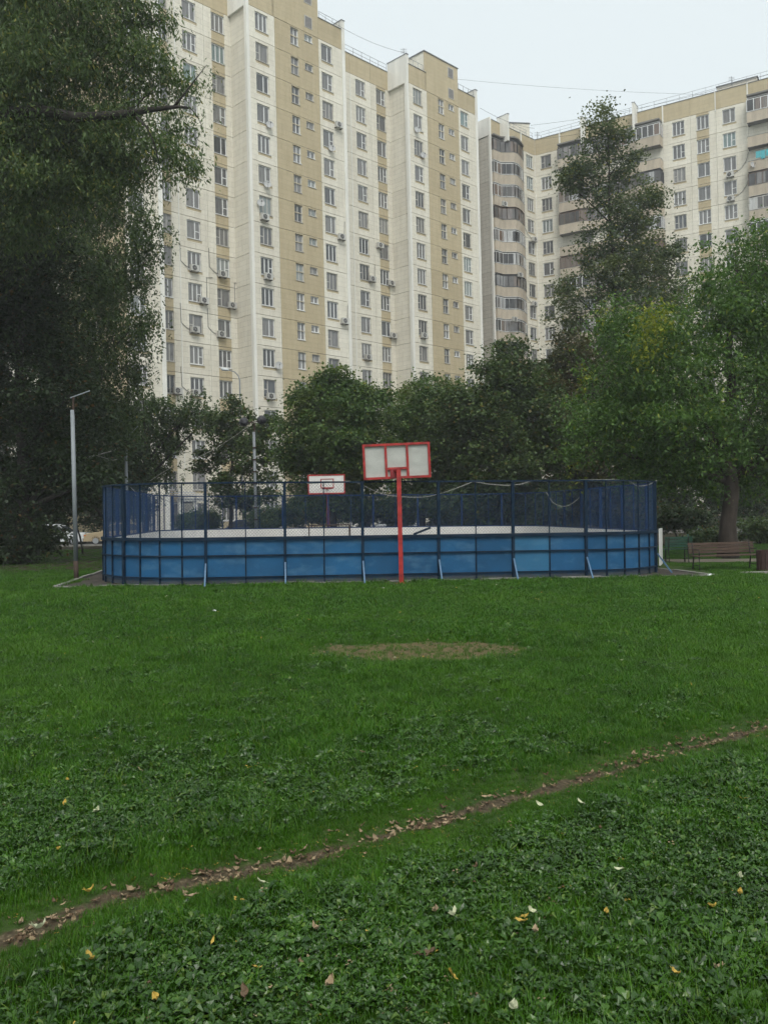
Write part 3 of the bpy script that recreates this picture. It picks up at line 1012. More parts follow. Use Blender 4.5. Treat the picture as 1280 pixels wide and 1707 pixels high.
# roof things of that block: lift box, rails, plant room
mb = MB()
mb.box((-1.3, 0, 49.6), (1.3, 2.4, 51.9), 0)
mb.box((-1.4, -0.1, 51.903), (1.4, 2.5, 52.0), 1)
p = at(866, 215, 112)
lb = obj('lift_room', mb.mesh('lift_room', ['cream_tile', 'roof_metal']), blockB, Vector((p.x, p.y, 0)) - PD, (0, 0, R_(8)))
mb = MB()
mb.box((0, 0, 49.6), (4.4, 3, 51.05), 0)
mb.box((-0.1, -0.1, 51.053), (4.5, 3.1, 51.12), 1)
put('plant_room', mb.mesh('plant_room', ['grey_tile', 'roof_metal']), blockB, MR, 22.5, 1.0, 0)
rr = MB()
for zz in (50.6, 51.0):
    rr.bar((0.3, 0.2, zz), (41, 0.2, zz), 0.028)
for i in range(28):
    rr.bar((0.4 + i * 1.5, 0.2, 50.1), (0.4 + i * 1.5, 0.2, 51.0), 0.028)
put('roof_railing', rr.mesh('roof_railing', ['roof_metal']), blockB, MR, 0, 0, 0)
rr = MB()
for zz in (50.6, 51.0):
    rr.bar((2.4, 0.2, zz), (9.2, 0.2, zz), 0.028)
for i in range(6):
    rr.bar((2.5 + i * 1.3, 0.2, 50.1), (2.5 + i * 1.3, 0.2, 51.0), 0.028)
put('roof_railing', rr.mesh('roof_railing', ['roof_metal']), blockB, MD, 0, 0, 0)
# laundry on an open balcony of the outer stack
for i, (mn, w) in enumerate((('laundry_teal', .5), ('laundry_teal', .45), ('laundry_teal', .5), ('laundry_pink', .35), ('laundry_teal', .5), ('laundry_pink', .4))):
    mb = MB()
    mb.box((0, 0, -0.75 - 0.2 * (i % 2)), (w, 0.02, 0))
    put('laundry', mb.mesh('laundry', [mn]), blockB, MR, 26.9 + i * 0.52, -1.28, Z0 + 14 * STOREY + 1.95)


def antenna(root, p, h, kind):
    mb = MB()
    mb.bar((0, 0, 0), (0, 0, h), 0.05)
    if kind:
        for k in range(3):
            mb.bar((-0.35, 0, h * (0.6 + 0.15 * k)), (0.35, 0, h * (0.6 + 0.15 * k)), 0.03)
    obj('antenna', mb.mesh('antenna', ['roof_metal']), root, p - root.location)


antenna(blockA, at(673, 100, 94.5), 1.3, 1)
antenna(blockA, at(700, 113, 96.0), 1.1, 0)
antenna(blockB, at(1219, 143, 101.0), 1.1, 1)
antenna(blockB, at(1010, 208, 109.5), 0.9, 0)
antenna(blockB, at(895, 236, 113.5), 1.3, 1)
antenna(blockB, at(902, 238, 113.5), 0.9, 0)

# outdoor air conditioners and dishes, found on the facade planes
ac = MB()
ac.box((-0.40, -0.42, 0), (0.40, -0.10, 0.56), 0)
ac.box((-0.36, -0.10, 0.02), (-0.32, 0.02, 0.06), 1)
ac.box((0.32, -0.10, 0.02), (0.36, 0.02, 0.06), 1)
ac.box((-0.36, -0.42, -0.05), (-0.32, 0.0, -0.003), 1)
ac.box((0.32, -0.42, -0.05), (0.36, 0.0, -0.003), 1)
AC_ME = ac.mesh('air_conditioner', ['ac_plastic', 'ac_dark'])
fg = MB()
fg.disc((-0.08, -0.422, 0.28), 0.23, 'Y', 14, 0.012, 0)
for k in range(3):
    a = math.pi * k / 3
    c, s = math.cos(a) * 0.22, math.sin(a) * 0.22
    fg.bar((-0.08 - c, -0.44, 0.28 - s), (-0.08 + c, -0.44, 0.28 + s), 0.015, 0.015, 1)
FAN_ME = fg.mesh('fan_grille', ['ac_dark', 'ac_plastic'])
ds = MB()
nr, ns_ = 4, 14
vs = [(0, -0.25, 0)]
fs = []
for r in range(1, nr + 1):
    for k in range(ns_):
        a = 2 * math.pi * k / ns_
        q = 0.36 * r / nr
        vs.append((q * math.cos(a), -0.25 - 0.5 * q * q, q * math.sin(a)))
for k in range(ns_):
    fs.append((0, 1 + k, 1 + (k + 1) % ns_))
    for r in range(nr - 1):
        a, b = 1 + r * ns_ + k, 1 + r * ns_ + (k + 1) % ns_
        fs.append((a, a + ns_, b + ns_, b))
ds.add(vs, fs, 0)
ds.bar((0, 0.0, -0.1), (0, -0.25, 0), 0.04, None, 1)
ds.bar((0, -0.27, -0.42), (0, -0.65, -0.05), 0.025, None, 1)
ds.box((-0.04, -0.70, -0.08), (0.04, -0.62, 0.0), 1)
DISH_ME = ds.mesh('satellite_dish', ['dish_grey', 'ac_dark'])


def on_plane(px, py, M):
    """facade coordinates (x, z) where the sight line meets the facade plane"""
    d = ray(px, py)
    Mi = M.inverted()
    o, v = Mi @ EYE, Mi.to_3x3() @ d
    t = -o.y / v.y
    q = o + v * t
    return q.x, q.z


def pipe(root, M, pts):
    mb = MB()
    mb.tube([(x, -0.04, z) for x, z in pts], 0.026, 5)
    put('pipe', mb.mesh('pipe', ['ac_plastic' if False else 'vent_grey']), root, M, 0, 0, 0)


FA = {'r1': fr(-LR, DEEP), 'b': fr(0, 0), 'r2': fr(LF, DEEP), 'c': fr(LF + LR, 0)}
for (px, py, key) in ((322, 448, 'r1'), (369, 458, 'r1'), (338, 502, 'r1'), (385, 510, 'r1'), (323, 550, 'r1'), (367, 558, 'r1'), (294, 652, 'r1'), (324, 655, 'r1'),
                      (445, 462, 'b'), (449, 661, 'b'), (439, 363, 'b'), (562, 210, 'b'), (567, 396, 'b'), (572, 536, 'b'),
                      (631, 410, 'r2'), (618, 466, 'r2'), (650, 473, 'r2'), (653, 560, 'r2'), (611, 596, 'r2'), (704, 560, 'c')):
    x, z = on_plane(px, py, FA[key])
    o = put('air_conditioner', AC_ME, blockA, FA[key], x, -0.01, z - 0.28)
    obj('fan_grille', FAN_ME, o)
    if key == 'r1':
        s = 1 if px in (338, 385) else -1
        pipe(blockA, FA[key], [(x + s * 0.42, z), (x + s * (0.8 if s < 0 else 0.45), z + 0.15), (x + s * (1.25 if s < 0 else 0.45), z + 0.5), (x + s * (1.3 if s < 0 else 0.45), z + 2.2)] + ([(x + 1.1, z + 2.3)] if s > 0 else []))
    if px in (618, 572, 567):
        pipe(blockA, FA[key], [(x + 0.35, z), (x + 0.55, z + 0.4), (x + 0.62, z + 1.7)])
for (px, py, key) in ((449, 211, 'b'), (445, 310, 'b'), (434, 341, 'b'), (552, 250, 'b'), (704, 261, 'c'), (694, 219, 'c'), (464, 611, 'b')):
    x, z = on_plane(px, py, FA[key])
    o = put('satellite_dish', DISH_ME, blockA, FA[key], x, -0.01, z)
    o.rotation_euler = (R_(-12), 0, A45 + R_(-25))
for (px, py, M) in ((888, 400, MD), (888, 507, MD), (1217, 292, MR), (1218, 332, MR)):
    x, z = on_plane(px, py, M)
    o = put('air_conditioner', AC_ME, blockB, M, x, -0.01, z - 0.28)
    obj('fan_grille', FAN_ME, o)
    s = 1 if M is MR else -1
    pipe(blockB, M, [(x + s * 0.4, z + 0.1), (x + s * 1.2, z + 0.55), (x + s * 1.75, z + 1.3), (x + s * 2.0, z + 2.2)])
for (px, py, out) in ((838, 341, 1.0), (855, 533, 1.5), (864, 459, 1.3)):
    M = MD @ Matrix.Translation((0, -out, 0))
    x, z = on_plane(px, py, M)
    o = put('air_conditioner', AC_ME, blockB, M, x, 0, z - 0.28)
    obj('fan_grille', FAN_ME, o)
x, z = on_plane(1251, 277, MR @ Matrix.Translation((0, -1.2, 0)))
o = put('satellite_dish', DISH_ME, blockB, MR @ Matrix.Translation((0, -1.2, 0)), x, 0, z)
o.rotation_euler = (R_(-12), 0, R_(20))
# vertical pipes and joints on the cream bays
for key, x in (('r1', 3.3), ('r2', 3.3)):
    mb = MB()
    mb.box((x - 0.05, -0.03, 6), (x + 0.05, 0.05, 47.5))
    put('downpipe', mb.mesh('downpipe', ['pilaster_paint']), blockA, FA[key], 0, 0, 0)
# entrance porch of the near recess: tiled canopy on posts over a glazed lobby
Mp = FA['r1']
porch = MB()
for r in range(4):
    y0, z0 = -2.2 + r * 0.42, 3.30 + r * 0.19
    porch.box((1.35, y0, z0), (3.75, y0 + 0.48, z0 + 0.07))
po = put('porch_roof', porch.mesh('porch_roof', ['tile_roof']), blockA, Mp, 0, 0, 0)
pw = MB()
for x in (1.6, 3.0):
    pw.box((x - 0.17, -2.0, 0), (x + 0.17, -1.7, 3.27))
pw.box((1.4, -2.1, 3.10), (3.7, -1.65, 3.295))
put('porch_posts', pw.mesh('porch_posts', ['pilaster_paint']), blockA, Mp, 0, 0, 0)
pg = MB()
for i in range(2):
    pg.box((0.2 + i * 0.95, -1.65, 1.35 + i * 0.01), (1.1 + i * 0.95, -1.60, 2.9), 0)
pg.box((0.1, -1.70, 2.93), (3.2, -1.58, 3.08), 1)
pg.box((0.1, -1.70, 1.2), (3.2, -1.58, 1.32), 2)
pg.box((0.1, -1.69, 0.0), (3.2, -1.60, 1.19), 1)
put('porch_glazing', pg.mesh('porch_glazing', ['balcony_glass', 'vent_grey', 'white_plastic']), blockA, Mp, 0, 0, 0)


# cables strung over the roofs
def sag(p, q, s, n=14):
    return [p.lerp(q, i / n) - Vector((0, 0, s * 4 * (i / n) * (1 - i / n))) for i in range(n + 1)]


def cable(p, q, s, r, mat, label, name='cable', n=14):
    mb = MB()
    mb.tube(sag(p, q, s, n), r, 4)
    return tag(mb.build(name, mat), label, 'cable')


cable(at(531, 22, 83), at(674, 88, 94.5), 0.5, 0.018, 'cable_black', 'thin aerial cable between the tall block\'s roofs against the sky')
cable(at(762, 132, 98), at(1192, 158, 104), 0.3, 0.016, 'cable_black', 'thin aerial cable crossing the open sky between the two blocks')
cable(at(884, 209, 112), at(1300, 118, 98), 0.8, 0.022, 'cable_black', 'upper aerial cable above the balconied block\'s roof')
cable(at(800, 180, 102), at(890, 214, 112), 0.4, 0.022, 'cable_black', 'short aerial cable over the inner corner of the blocks')
cable(at(900, 232, 112), at(1300, 150, 98), 0.6, 0.022, 'cable_black', 'lower aerial cable just above the balconied block\'s parapet')

# ================================================================== THE RINK
RW, RL, RR, BH, FH = 14.8, 14.5, 2.8, 1.106, 2.43
YAW, TILT = R_(6.9), math.atan(SLOPE)
rc = (-0.50, 27.95)
rink = thing('sports_rink', 'blue boarded sports rink with tall chain link fence on the lawn', 'sports rink')
rink.matrix_world = Matrix.Translation((rc[0], rc[1], float(-SLOPE * rc[0]))) @ Matrix.Rotation(TILT, 4, 'Y') @ Matrix.Rotation(YAW, 4, 'Z')
RM = rink.matrix_world.copy()
hw, hl = RW / 2, RL / 2
# perimeter stations, anticlockwise from the near left end of the near straight: (x, y, main post?)
ST = []
NB, NC = 5, 8
corners = [(hw - RR, -hl + RR, -90), (hw - RR, hl - RR, 0), (-hw + RR, hl - RR, 90), (-hw + RR, -hl + RR, 180)]
straights = [((-hw + RR, -hl), (hw - RR, -hl)), ((hw, -hl + RR), (hw, hl - RR)), ((hw - RR, hl), (-hw + RR, hl)), ((-hw, hl - RR), (-hw, -hl + RR))]
for k in range(4):
    (ax, ay), (bx, by) = straights[k]
    for i in range(NB * 2):
        t = i / (NB * 2)
        ST.append((ax + (bx - ax) * t, ay + (by - ay) * t, i % 2 == 0, 's'))
    cx, cy, a0 = corners[k]
    for i in range(NC):
        a = R_(a0 + 90 * i / NC)
        ST.append((cx + RR * math.cos(a), cy + RR * math.sin(a), i in (0, 5) if k != 3 else i in (0, 4), 'c'))
NS = len(ST)


def chain_link(w, h, pitch=0.075, r=0.0025):
    mb = MB()
    for sgn in (1, -1):
        n = int((w + h) / pitch) + 2
        for i in range(-1, n):
            # line x = x0 + sgn*t , z=t
            x0 = i * pitch - (h if sgn > 0 else 0)
            t0, t1 = 0.0, h
            if sgn > 0:
                t0, t1 = max(0, -x0), min(h, w - x0)
            else:
                t0, t1 = max(0, x0 - w), min(h, x0)
            if t1 - t0 < 0.03:
                continue
            mb.tube([(x0 + sgn * t0, sgn * r * 0.6, t0), (x0 + sgn * t1, sgn * r * 0.6, t1)], r, 3, caps=False)
    return mb


seg_cache = {}
for i in range(NS):
    x0, y0, main, ty = ST[i]
    x1, y1, _, _ = ST[(i + 1) % NS]
    L = math.hypot(x1 - x0, y1 - y0)
    ang = math.atan2(y1 - y0, x1 - x0)
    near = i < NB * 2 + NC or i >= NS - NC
    key = round(L, 3)
    if key not in seg_cache:
        a = MB().box((0.012, -0.012, 0.03), (L - 0.012, 0.004, BH - 0.04)).mesh('board_panel', ['board_blue'])
        af = MB().box((0.012, -0.012, 0.03), (L - 0.012, 0.004, BH - 0.04)).mesh('board_panel', ['board_faded'])
        b = MB().box((0.0, 0.040, 0.02), (L, 0.055, BH - 0.03)).mesh('inner_board', ['board_white'])
        c = chain_link(L, FH - BH - 0.06)
        seg_cache[key] = (a, af, b, c.mesh('mesh_panel', ['wire_navy']), c.mesh('mesh_panel', ['wire_blue']))
    a, af, b, cn, cb = seg_cache[key]
    faded = i in (8, NB * 2 + 6, NB * 2 + 7)
    obj('board_panel', af if faded else a, rink, (x0, y0, 0), (0, 0, ang))
    obj('inner_board', b, rink, (x0, y0, 0), (0, 0, ang))
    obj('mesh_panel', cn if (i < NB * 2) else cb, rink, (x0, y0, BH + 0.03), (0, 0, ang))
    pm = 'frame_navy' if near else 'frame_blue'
    a1 = ang if ty == 's' else math.atan2(*( (ST[(i + 1) % NS][1] - ST[i - 1][1]), (ST[(i + 1) % NS][0] - ST[i - 1][0])))
    if main:
        key = ('post', pm)
        if key not in seg_cache:
            pw_ = 0.033 if near else 0.03
            seg_cache[key] = MB().box((-pw_, -0.075, 0), (pw_, 0.015, FH)).mesh('post', [pm])
        obj('post', seg_cache[key], rink, (x0, y0, 0), (0, 0, a1))
        if near and (ty == 's' or i == NB * 2 or i == NB * 2 + 5):
            if 'brace' not in seg_cache:
                seg_cache['brace'] = MB().bar((0.0, -0.08, 0.52), (0.0, -0.46, 0.0), 0.034).mesh('brace', ['brace_blue'])
                seg_cache['brace2'] = MB().bar((0.0, -0.08, 0.52), (0.0, -0.46, 0.0), 0.034).mesh('brace', ['brace_blue'])
            obj('brace', seg_cache['brace' if i % 4 else 'brace2'], rink, (x0, y0, 0), (0, 0, a1))
    else:
        key = ('stud', pm)
        if key not in seg_cache:
            seg_cache[key] = MB().box((-0.015, -0.05, 0), (0.015, -0.012, BH)).box((-0.012, -0.03, BH), (0.012, 0.002, FH)).mesh('stud', [pm])
        obj('stud', seg_cache[key], rink, (x0, y0, 0), (0, 0, a1))


def ring_rail(name, z, w, h, out, mat, idx):
    mb = MB()
    for i in idx:
        x0, y0 = ST[i % NS][:2]
        x1, y1 = ST[(i + 1) % NS][:2]
        d = Vector((x1 - x0, y1 - y0, 0)).normalized()
        n = Vector((d.y, -d.x, 0)) * out
        mb.bar(Vector((x0, y0, z)) + n - d * 0.01, Vector((x1, y1, z)) + n + d * 0.01, w, h)
    mb.build(name, mat, rink)


nearidx = list(range(NS - NC, NS)) + list(range(0, NB * 2 + NC))
faridx = [i for i in range(NS) if i not in nearidx]
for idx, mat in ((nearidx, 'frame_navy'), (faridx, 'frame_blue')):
    ring_rail('top_rail', BH - 0.01, 0.12, 0.075 if mat == 'frame_navy' else 0.05, 0.02, mat, idx)
    ring_rail('middle_rail', 0.70, 0.05, 0.032, 0.04, mat, idx)
    ring_rail('bottom_rail', 0.19, 0.05, 0.035, 0.04, mat, idx)
    ring_rail('fence_rail', FH - 0.02, 0.04, 0.04, 0.03, mat, idx)
# the open gate leaf at the right hand curve
gt = MB()
gt.box((0, -0.02, 0.05), (0.95, 0.02, 1.10))
gi = NB * 2 + NC
gq = RM.inverted() @ at(1099, 932, 24.6)
gate = gt.build('gate_leaf', 'board_white', rink, (gq.x, gq.y, 0.03), (0, 0, R_(61.5)))
# a stray short bar hung on the near boards
MB().bar((0, 0, 0), (0.42, 0, 0.16), 0.05).build('loose_bar', 'frame_navy', rink, (ST[6][0] - 0.60, ST[6][1] + 0.06, BH + 0.03))

# rink surface, soil apron and kerb around it
fl = MB()
fl.add([(x * 0.99, y * 0.99, 0.012) for x, y, _, _ in ST], [tuple(range(NS))])
f_ = fl.build('rink_floor', 'asphalt')
f_.matrix_world = RM
tag(f_, kind='structure')
kc = [ground(92, 981), ground(640, 973), ground(1198, 961)]
kl, kr_ = kc[0], kc[2]
kbl = ground(172, 953)
dl = (kbl - kl)
kbl = kl + dl.normalized() * 17
kbr = kr_ + Vector((-0.9, 4.0, 0))
ap = MB()
poly = [kl, kr_, kbr, kbr + Vector((-1.0, 14, 0)), kbl]
ap.add([(p.x, p.y, float(gz(p.x, p.y)) + 0.016) for p in poly], [tuple(range(len(poly)))])
tag(ap.build('apron', 'apron_soil'), kind='structure')
kerb = tag(obj('kerb', None, None, (0, 0, 0)), kind='structure')
KM = {}
for (p, q) in ((kl, kr_), (kl, kbl), (kr_, kbr)):
    d = Vector((q.x - p.x, q.y - p.y, 0))
    n = max(1, round(d.length / 1.0))
    L = d.length / n
    for i in range(n):
        key = round(L, 3)
        if key not in KM:
            KM[key] = MB().box((0.006, -0.05, -0.12), (L - 0.006, 0.05, 0.055)).mesh('kerb_stone', ['kerb_concrete'])
        c = p + d * (i / n)
        o = obj('kerb_stone', KM[key], kerb, (c.x, c.y, float(gz(c.x, c.y)) + rnd.uniform(-0.012, 0.012)), (rnd.uniform(-.03, .03), rnd.uniform(-.008, .008) + SLOPE * d.normalized().x, math.atan2(d.y, d.x)))

# basketball stands
def backboard_stand(label, base, seen_from_back, bw, bh, zc, tilt, yaw, mats):
    red, white = mats
    t = thing('basketball_stand', label, 'basketball hoop', base, (0, 0, yaw))
    s = 1 if seen_from_back else -1           # pole stands in front (s=1) or behind the board
    MB().box((-0.05, -0.05, -0.1), (0.05, 0.05, zc - bh * 0.27)).box((-0.13, -0.13, -0.1), (0.13, 0.13, 0.012)).build('pole', red, t)
    b = obj('backboard', None, t, (0, 0.0, zc), (0, tilt, 0))
    yo = 0.55 * s if not seen_from_back else 0.30
    off = -0.03
    fw = 0.055
    x0, x1, z0, z1 = -bw / 2 + off, bw / 2 + off, -bh / 2, bh / 2
    if seen_from_back:
        xs_ = [x0, x0 + bw * 0.335, x0 + bw * 0.665, x1]
        for i in range(3):
            z_lo = z0 if i != 1 else z0 + bh * 0.30
            MB().box((xs_[i] + 0.01, yo, z_lo + 0.01), (xs_[i + 1] - 0.01, yo + 0.02, z1 - 0.01)).build('board_sheet', white, b)
        MB().box((xs_[1] + 0.01, yo, z0 + 0.01), (xs_[2] - 0.01, yo + 0.02, z0 + bh * 0.30 - 0.005)).build('board_sheet', white, b)
        fm = MB()
        for x in xs_:
            fm.box((x - fw / 2, yo - 0.05, z0), (x + fw / 2, yo - 0.002, z1))
        for (xa, xb, z) in ((x0, x1, z0 + fw / 2), (x0, x1, z1 - fw / 2), (xs_[1], xs_[2], z0 + bh * 0.29)):
            fm.box((xa - fw / 2, yo - 0.053, z - fw / 2), (xb + fw / 2, yo - 0.004, z + fw / 2))
        fm.build('board_frame', red, b)
        br = MB()
        br.box((-0.20, yo - 0.075, z0 + 0.02), (-0.05, yo - 0.056, z0 + bh * 0.27))
        br.bar((0, -0.02, z0 + bh * 0.10), (0, yo - 0.05, z0 + bh * 0.10), 0.07)
        br.bar((0, -0.02, z0 + bh * 0.22), (-0.1, yo - 0.05, z0 + bh * 0.22), 0.05)
        br.build('bracket', 'red_dark', b)
        ry, rz = yo + 0.30, z0 + 0.14
    else:
        MB().box((x0 + 0.01, yo - 0.01, z0 + 0.01), (x1 - 0.01, yo + 0.01, z1 - 0.01)).build('board_sheet', white, b)
        fm = MB()
        for (a, c, d, e) in ((x0, z0, x1, z0 + fw), (x0, z1 - fw, x1, z1), (x0, z0 + fw, x0 + fw, z1 - fw), (x1 - fw, z0 + fw, x1, z1 - fw)):
            fm.box((a, yo - 0.025, c), (d, yo - 0.012, e))
        q = 0.28
        for (a, c, d, e) in ((-q, z0 + 0.25, q, z0 + 0.29), (-q, z0 + 0.62, q, z0 + 0.65), (-q, z0 + 0.29, -q + 0.04, z0 + 0.62), (q - 0.04, z0 + 0.29, q, z0 + 0.62)):
            fm.box((a, yo - 0.022, c), (d, yo - 0.013, e))
        fm.build('board_frame', red, b)
        MB().bar((0, 0, z0 + bh * .3), (0, yo + 0.02, z0 + bh * .3), 0.09).build('bracket', 'red_dark', b)
        ry, rz = yo - 0.30, z0 + 0.22
    rg = MB()
    n = 18
    rg.tube([(0.225 * math.cos(2 * math.pi * k / n), ry + 0.225 * math.sin(2 * math.pi * k / n), rz) for k in range(n + 1)], 0.012, 5, caps=False)
    sy = -1 if seen_from_back else 1
    rg.bar((0, ry + sy * 0.22, rz), (0, yo, rz), 0.06)
    rg.build('ring', 'red_dark', b)
    return t


nb = ground(669, 973)
sc = nb.y / FPX
bwid = 110 * sc
zc = (ground(669, 973).z + (973 - 767) * sc)
near_hoop = backboard_stand('red framed basketball backboard on red pole in front of the blue boards', nb, True, bwid, 60 * sc, zc - nb.z, R_(-1.2), R_(1), ('red_paint', 'backboard_white'))
fy = nb.y * 1.82
fb = at(547, 858, fy)
fp = at(547.5, 808, fy)
gzf = float(gz(fb.x, fb.y))
backboard_stand('smaller looking white basketball backboard with red border beyond the far boards', (fb.x, fb.y, gzf), False, 61 * fy / FPX, 32.5 * fy / FPX, fp.z - gzf, R_(0.2), R_(3), ('red_paint', 'board_white'))

# hockey goal in front of the far boards
gp = RM @ Vector((-0.92, hl - 1.15, 0.012))
goal = thing('hockey_goal', 'small metal goal frame standing before the white far boards', 'goal', gp, (0, 0, YAW))
gm = MB()
gw, gh, gd = 0.80, 1.20, 0.7
gm.tube([(-gw, 0, 0), (-gw, 0, gh), (gw, 0, gh), (gw, 0, 0)], 0.03, 6)
gm.build('goal_mouth', 'rusty_steel', goal)
gm = MB()
gm.tube([(-gw, 0, gh), (-gw, gd * .6, gh), (-gw, gd, 0), (-gw, 0, 0.02)], 0.02, 5)
gm.tube([(gw, 0, gh), (gw, gd * .6, gh), (gw, gd, 0), (gw, 0, 0.02)], 0.02, 5)
gm.tube([(-gw, gd * .6, gh), (gw, gd * .6, gh)], 0.02, 5)
gm.tube([(-gw, gd, 0.02), (gw, gd, 0.02)], 0.02, 5)
gm.build('goal_frame', 'rusty_steel', goal)

# ------------------------------------------------------------------ lamp posts
def lamp_post(label, base, h, r, arm_end, lean=0.0, rust=0.9, group=None):
    t = thing('lamp_post', label, 'lamp post', base, (0, lean, 0), group)
    m = MB()
    m.tube([(0, 0, -0.1), (0, 0, rust)], [r * 1.12, r * 1.1], 10)
    m.build('pole_base', 'rusty_steel', t, smooth_=True)
    m = MB()
    m.tube([(0, 0, rust), (0, 0, h * 0.93)], [r, r * 0.9], 10)
    m.build('pole', 'galvanised', t, smooth_=True)
    m = MB()
    m.tube([(0.02, 0, h * 0.90), (0.03, 0, h)], [r * 0.55, r * 0.5], 8)
    m.build('bracket', 'rusty_steel', t)
    if arm_end:
        m = MB()
        m.tube([(-0.05, 0, h - 0.02), arm_end], [r * 0.32, r * 0.28], 6)
        m.build('arm', 'galvanised', t)
    return t


b1 = ground(128, 967)
s1 = b1.y / FPX
lamp_post('tall grey lamp post with rusty foot beside the kerb corner', b1, (967 - 662) * s1, 3.6 * s1, (30 * s1, 0.0, (967 - 652) * s1), 0.0, 32 * s1)
b2 = at(213, 866, 37.5)
g2 = float(gz(b2.x, b2.y))
s2 = 37.5 / FPX
z2 = at(211, 733, 37.5).z - g2
lamp_post('thin grey lamp post rising behind the rink\'s left fence with slack cables', (b2.x, b2.y, g2), z2, 2.6 * s2, (21 * s2, 0, z2 + 22 * s2), 0.0, 0.8)
b3 = at(427, 866, 39.5)
g3 = float(gz(b3.x, b3.y))
s3 = 39.5 / FPX
z3 = at(424, 705, 39.5).z - g3
lp3 = lamp_post('grey pole with two round dark floodlights behind the far boards', (b3.x, b3.y, g3), z3, 2.6 * s3, None, 0.0, 0.7)
for sx, zz, yr in ((-0.42, 0.02, 20), (0.36, 0.10, -25)):
    m = MB()
    n = 14
    prof = [(0.04, 0.20), (0.14, 0.14), (0.20, 0.02), (0.215, -0.10)]
    vs, fs = [], []
    for i, (r, y) in enumerate(prof):
        for k in range(n):
            a = 2 * math.pi * k / n
            vs.append((r * math.cos(a), y, r * math.sin(a)))
    for i in range(len(prof) - 1):
        for k in range(n):
            j = (k + 1) % n
            fs.append((i * n + k, i * n + j, (i + 1) * n + j, (i + 1) * n + k))
    fs.append(tuple(range(n)))
    m.add(vs, fs, 0)
    m.disc((0, -0.07, 0), 0.20, 'Y', n, 0.01, 1)
    fl_ = m.build('floodlight', ['lamp_dark', 'lamp_glass'], lp3, (sx, -0.1, z3 + zz), (R_(-20), 0, R_(180 + yr)))
m = MB()
m.bar((-0.42, -0.05, z3 - 0.02), (0.36, -0.05, z3 + 0.08), 0.05)
for k in range(7):
    m.tube([(0, 0, 1.4 + k * 0.55), (0, 0, 1.46 + k * 0.55)], 2.6 * s3 * 1.5, 8)
m.build('crossarm', 'rusty_steel', lp3)
# curved street lamp near the block
b4 = at(405, 850, 64)
z4 = at(400, 626, 64).z
sl = thing('street_lamp', 'curved arm street lamp with white head before the tall block', 'street lamp', (b4.x, b4.y, 0))
m = MB()
m.tube([(0, 0, 0), (0, 0, z4 - 0.3), (-0.1, 0, z4), (-0.35, 0, z4 + 0.28), (-0.8, 0, z4 + 0.42)], [0.07, 0.05, 0.04, 0.035, 0.03], 7)
m.build('pole', 'galvanised', sl, smooth_=True)
m = MB()
m.tube([(-0.75, 0, z4 + 0.42), (-0.9, 0, z4 + 0.44), (-1.25, 0, z4 + 0.50), (-1.38, 0, z4 + 0.52)], [0.04, 0.10, 0.12, 0.05], 8)
m.build('lamp_head', 'lamp_glass', sl, smooth_=True)

# slack ropes and cables around the fence
def poly_cable(pts, r, mat, label):
    P = [Vector(p) for p in pts]
    out = []
    for i in range(len(P) - 1):           # catmull-rom
        p0, p1, p2, p3 = P[max(i - 1, 0)], P[i], P[i + 1], P[min(i + 2, len(P) - 1)]
        for k in range(6):
            t = k / 6
            out.append(0.5 * ((2 * p1) + (p2 - p0) * t + (2 * p0 - 5 * p1 + 4 * p2 - p3) * t * t + (3 * p1 - p0 - 3 * p2 + p3) * t ** 3))
    out.append(P[-1])
    m = MB()
    m.tube(out, r, 4)
    return tag(m.build('cable', mat), label, 'cable')


ND = 21.6
poly_cable([at(512, 806, ND - .9), at(560, 804, ND - .6), at(592, 804, ND - .5), at(640, 824, ND + 1.5), at(700, 829, ND + 1.5), at(740, 821, ND + .6), at(788, 803, ND + .45)], 0.011, 'rope_white', 'slack white cable dipping behind the red pole under the fence top')
poly_cable([at(790, 803, ND + .5), at(815, 807, ND + .55), at(845, 809, ND + .6), at(868, 807, ND + .7), at(888, 802, ND + .8), at(922, 802, ND + .9), at(980, 800, ND + 1.2), at(1042, 801, ND + 1.5), at(1062, 810, ND + 1.7), at(1080, 808, ND + 1.8), at(1094, 801, ND + 2.0)], 0.011, 'rope_white', 'white cable looped along the right half of the fence top')
poly_cable([at(910, 820, 30), at(922, 838, 30), at(940, 844, 30), at(955, 838, 30), at(968, 826, 30)], 0.012, 'rope_white', 'loop of cable hanging inside the rink near its right curve')
poly_cable([at(427, 702, 39.4), at(370, 741, 39), at(335, 760, 38.5), at(285, 780, 38), at(250, 802, 37.6)], 0.009, 'rope_white', 'cable running down leftwards from the floodlight pole')
poly_cable([at(212, 733, 37.4), at(195, 748, 36.5), at(168, 757, 35.5), at(140, 764, 34.5)], 0.022, 'rope_white', 'upper slack cable left of the thin lamp post')
poly_cable([at(211, 748, 37.4), at(203, 762, 37), at(190, 767, 36.5), at(178, 764, 36), at(150, 756, 35)], 0.016, 'rope_white', 'lower slack cable left of the thin lamp post')
poly_cable([at(218, 812, 37), at(232, 823, 36.5), at(270, 832, 36), at(290, 838, 36), at(300, 832, 36)], 0.012, 'rope_white', 'cable draped along the rink\'s far left fence top')

